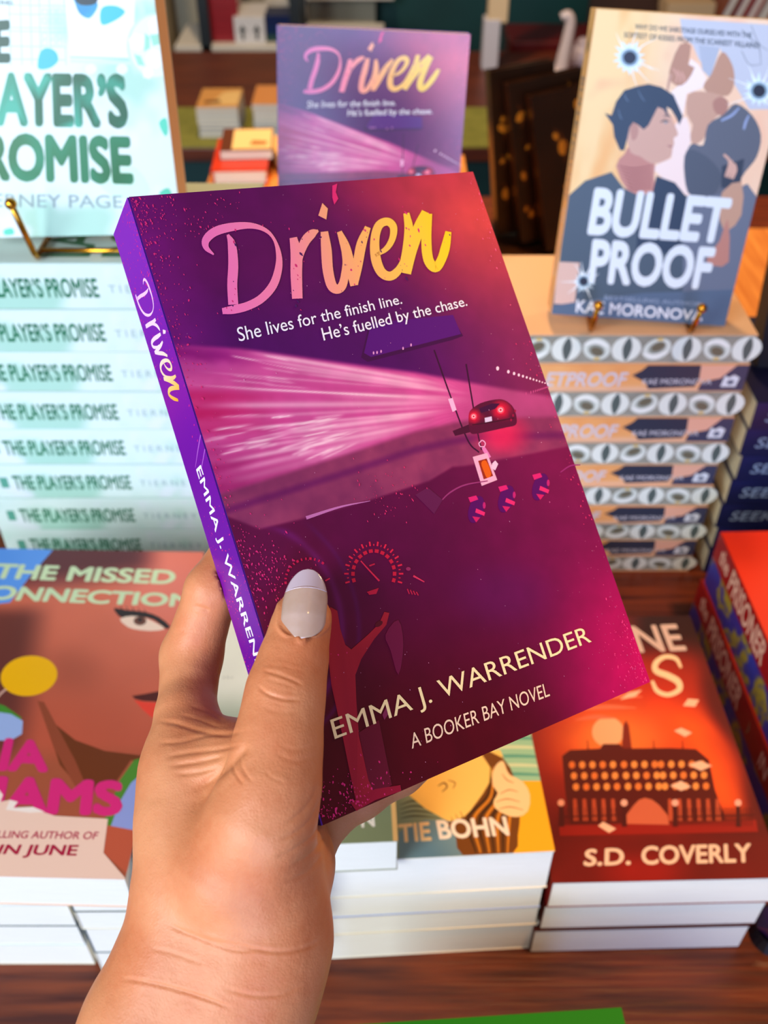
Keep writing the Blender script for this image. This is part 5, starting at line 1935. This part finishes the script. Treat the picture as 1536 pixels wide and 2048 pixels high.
CREASES = [   # pixel polyline, width in pixels, depth in millimetres
    ([(524, 1341), (555, 1349), (588, 1362), (606, 1371)], 3.2, .42), ([(517, 1370), (532, 1386), (566, 1398), (604, 1400)], 3.4, .48),
    ([(530, 1356), (560, 1366), (590, 1376)], 3, .15), ([(520, 1412), (560, 1424), (600, 1424)], 4, .12), ([(526, 1330), (570, 1334), (610, 1346)], 3, .12),
    ([(498, 1488), (480, 1508), (458, 1532), (425, 1558), (385, 1582)], 8, 1.1), ([(462, 1528), (474, 1550), (488, 1570)], 3, .45), ([(480, 1512), (488, 1540), (506, 1566)], 3, .3),
    ([(316, 1442), (352, 1447), (400, 1462), (450, 1468), (490, 1462)], 4, .5), ([(312, 1486), (360, 1484), (420, 1470), (470, 1472)], 4, .4),
    ([(330, 1515), (380, 1506), (430, 1500), (486, 1490)], 4, .5), ([(336, 1534), (400, 1524), (450, 1512)], 4, .5), ([(350, 1550), (400, 1545), (440, 1534)], 4, .35),
    ([(380, 1412), (420, 1424), (450, 1444)], 4, .35), ([(356, 1428), (400, 1440), (440, 1456)], 3, .25),
    ([(386, 1212), (404, 1216), (420, 1222)], 4, .4), ([(345, 1268), (370, 1262), (400, 1266)], 5, .15),
    ([(638, 1560), (624, 1596), (596, 1628), (566, 1648)], 4, .35), ([(642, 1590), (622, 1634), (588, 1664), (556, 1680)], 4, .4), ([(646, 1626), (624, 1668), (584, 1698), (548, 1712)], 4, .4),
    ([(650, 1668), (622, 1704), (580, 1730)], 4, .3), ([(646, 1706), (612, 1742), (566, 1762)], 4, .3),
    ([(560, 1490), (590, 1500), (630, 1490)], 4, .14), ([(548, 1506), (590, 1522), (632, 1512)], 4, .14), ([(530, 1540), (545, 1556), (570, 1566)], 3, .2),
    ([(330, 1846), (372, 1866), (420, 1886), (470, 1900), (520, 1902)], 4, .45), ([(360, 1856), (420, 1880), (480, 1892), (560, 1904), (620, 1892), (646, 1872)], 4, .4),
    ([(236, 1956), (290, 1964), (350, 1978), (420, 2000), (470, 2020)], 4, .4), ([(440, 1974), (500, 1990), (560, 1990), (610, 1968)], 4, .3), ([(300, 1896), (350, 1908), (410, 1930)], 4, .2),
]
disp = np.zeros(len(SV))
for pts, w, dep in CREASES:
    Q = spline(pts, 6)
    sel = (SPX[:, 0] > Q[:, 0].min()-4*w) & (SPX[:, 0] < Q[:, 0].max()+4*w) & (SPX[:, 1] > Q[:, 1].min()-4*w) & (SPX[:, 1] < Q[:, 1].max()+4*w) & (facing > .08)
    P = SPX[sel]
    best = np.full(len(P), 1e9)
    tb = np.zeros(len(P))
    for i in range(len(Q)-1):
        d = Q[i+1]-Q[i]
        t = np.clip(((P-Q[i]) @ d)/(d @ d), 0, 1)
        dist = np.linalg.norm(P-Q[i]-t[:, None]*d, axis=1)
        m = dist < best
        best[m] = dist[m]
        tb[m] = (i+t[m])/(len(Q)-1)
    fade = np.clip(np.minimum(tb, 1-tb)/.18, 0, 1)
    disp[sel] -= dep*.00062*fade*(np.exp(-(best/w)**2)-.22*np.exp(-((best-2.2*w)/(1.2*w))**2))
# soft swelling of knuckles, tendon and thumb muscle
for x, y, r, a in ((385, 1300, 40, .5), (560, 1372, 46, .3), (520, 1590, 60, .6), (600, 1650, 50, .5), (560, 1770, 90, .8), (360, 1545, 50, .5)):
    disp += a*.001*np.exp(-((SPX[:, 0]-x)**2+(SPX[:, 1]-y)**2)/r**2)*(facing > 0)
# folds of skin round the sides and root of the thumbnail
_s = np.clip((1277-SPX[:, 1])/139, -1, 1)
_hw = np.where(_s < .26, 45*np.sqrt(np.clip(1-(1-np.clip(_s, 0, 1)/.26)**2, 0, 1)), 45)
_dd = np.where(_s > 0.02, np.abs(SPX[:, 0]-(603+13*_s))-_hw, np.hypot(SPX[:, 0]-603, SPX[:, 1]-1277))
disp += .00055*np.exp(-((_dd-6)/5.5)**2)*(_s > -.12)*smooth01(.62, .45, _s)*(facing > 0)*(np.abs(SPX[:, 0]-605) < 70)
SV2 = SV+SN*disp[:, None]
me = bpy.data.meshes.new('person')
me.from_pydata(SV2.tolist(), [], SF.tolist())
me.polygons.foreach_set('use_smooth', [True]*len(me.polygons))
me.update()


def skin_material():
    m = bpy.data.materials.new('skin')
    m.use_nodes = True
    nt = m.node_tree
    L = nt.links.new
    b = nt.nodes['Principled BSDF']
    b.inputs['Roughness'].default_value = .48
    b.inputs['Specular IOR Level'].default_value = .35
    b.inputs['Subsurface Weight'].default_value = .18
    b.inputs['Subsurface Radius'].default_value = (1.0, .35, .18)
    b.inputs['Subsurface Scale'].default_value = .004
    tc = nt.nodes.new('ShaderNodeTexCoord')

    def noise(scale, det=4):
        n = nt.nodes.new('ShaderNodeTexNoise')
        n.inputs['Scale'].default_value = scale
        n.inputs['Detail'].default_value = det
        L(tc.outputs['Object'], n.inputs['Vector'])
        return n
    n1 = noise(38)
    r1 = nt.nodes.new('ShaderNodeValToRGB')
    r1.color_ramp.elements[0].position = .36
    r1.color_ramp.elements[0].color = lin4((216, 142, 98))
    r1.color_ramp.elements[1].position = .64
    r1.color_ramp.elements[1].color = lin4((202, 114, 72))
    L(n1.outputs['Fac'], r1.inputs['Fac'])
    n2 = noise(420, 3)
    mx = nt.nodes.new('ShaderNodeMix')
    mx.data_type = 'RGBA'
    mx.inputs['B'].default_value = lin4((224, 152, 108))
    rr = nt.nodes.new('ShaderNodeMath')
    rr.operation = 'MULTIPLY'
    rr.inputs[1].default_value = .45
    L(n2.outputs['Fac'], rr.inputs[0])
    L(rr.outputs[0], mx.inputs['Factor'])
    L(r1.outputs['Color'], mx.inputs['A'])
    L(mx.outputs['Result'], b.inputs['Base Color'])
    vo = nt.nodes.new('ShaderNodeTexVoronoi')
    vo.feature = 'DISTANCE_TO_EDGE'
    vo.inputs['Scale'].default_value = 900
    L(tc.outputs['Object'], vo.inputs['Vector'])
    n3 = noise(260, 5)
    ad = nt.nodes.new('ShaderNodeMath')
    ad.operation = 'MULTIPLY_ADD'
    ad.inputs[1].default_value = .35
    L(vo.outputs['Distance'], ad.inputs[0])
    L(n3.outputs['Fac'], ad.inputs[2])
    bp = nt.nodes.new('ShaderNodeBump')
    bp.inputs['Strength'].default_value = .38
    bp.inputs['Distance'].default_value = .0006
    L(ad.outputs[0], bp.inputs['Height'])
    L(bp.outputs['Normal'], b.inputs['Normal'])
    return m


person = link('person', me, None, skin_material())
tag(person, 'left hand and forearm of a person gripping the purple paperback, thumb across its cover', 'person')


# thumbnail: an almond plate lying on the thumb, with a pale free edge
def nail_plate(name, s0, s1, m, lift):
    bm = bmesh.new()
    ns, nw = 26, 18
    top, bot = [], []
    for i in range(ns+1):
        s = s0+(s1-s0)*i/ns
        cx, cy = 603+13*s, 1277-139*s
        if s < .26:
            w = 45*math.sqrt(max(0, 1-(1-s/.26)**2))
        elif s < .52:
            w = 45
        else:
            w = 45*math.sqrt(max(0, 1-((s-.52)/.48)**2.0))
        w = max(w, .8)
        base = np.interp(s, [0, .35, .7, 1], [.2653, .2676, .2713, .2755]) - lift
        rt, rb = [], []
        for j in range(nw+1):
            a = -1+2*j/nw
            # curved smile line between plate and free edge
            x = w*a
            y = cy
            if s0 > .3 or s1 < 1:
                bend = 10*(1-a*a)
                edge = (s-s0)/(s1-s0) if s1 < 1 else 1-(s-s0)/(s1-s0)
                y = cy-bend*edge+5*edge
            dep = base + (x*x/(2*50.0))*base/FPX
            p = at(cx+x, y, d=dep)
            q = at(cx+x, y, d=dep+.0006)
            rt.append(bm.verts.new(p))
            rb.append(bm.verts.new(q))
        top.append(rt)
        bot.append(rb)
    for i in range(ns):
        for j in range(nw):
            bm.faces.new((top[i][j], top[i][j+1], top[i+1][j+1], top[i+1][j]))
            bm.faces.new((bot[i][j+1], bot[i][j], bot[i+1][j], bot[i+1][j+1]))
        bm.faces.new((bot[i][0], top[i][0], top[i+1][0], bot[i+1][0]))
        bm.faces.new((top[i][nw], bot[i][nw], bot[i+1][nw], top[i+1][nw]))
    for j in range(nw):
        bm.faces.new((top[0][j+1], top[0][j], bot[0][j], bot[0][j+1]))
        bm.faces.new((top[ns][j], top[ns][j+1], bot[ns][j+1], bot[ns][j]))
    bmesh.ops.recalc_face_normals(bm, faces=bm.faces[:])
    return link(name, bm_mesh(bm, name, True), person, m)


nail = nail_plate('thumbnail', 0.0, .72, mat('pearl_nail', (182, 146, 126), rough=.18, coat=1.0, noise=((196, 164, 152), 90, (1, 1, 1), 1.0), sss=.15), .0003)
tag(nail, 'glossy pearl thumbnail')
tip = nail_plate('nail_tip', .70, 1.0, mat('white_nail_tip', (200, 180, 194), rough=.18, coat=1.0), .0003)
tip.parent = nail
tag(tip, 'white free edge of the thumbnail')
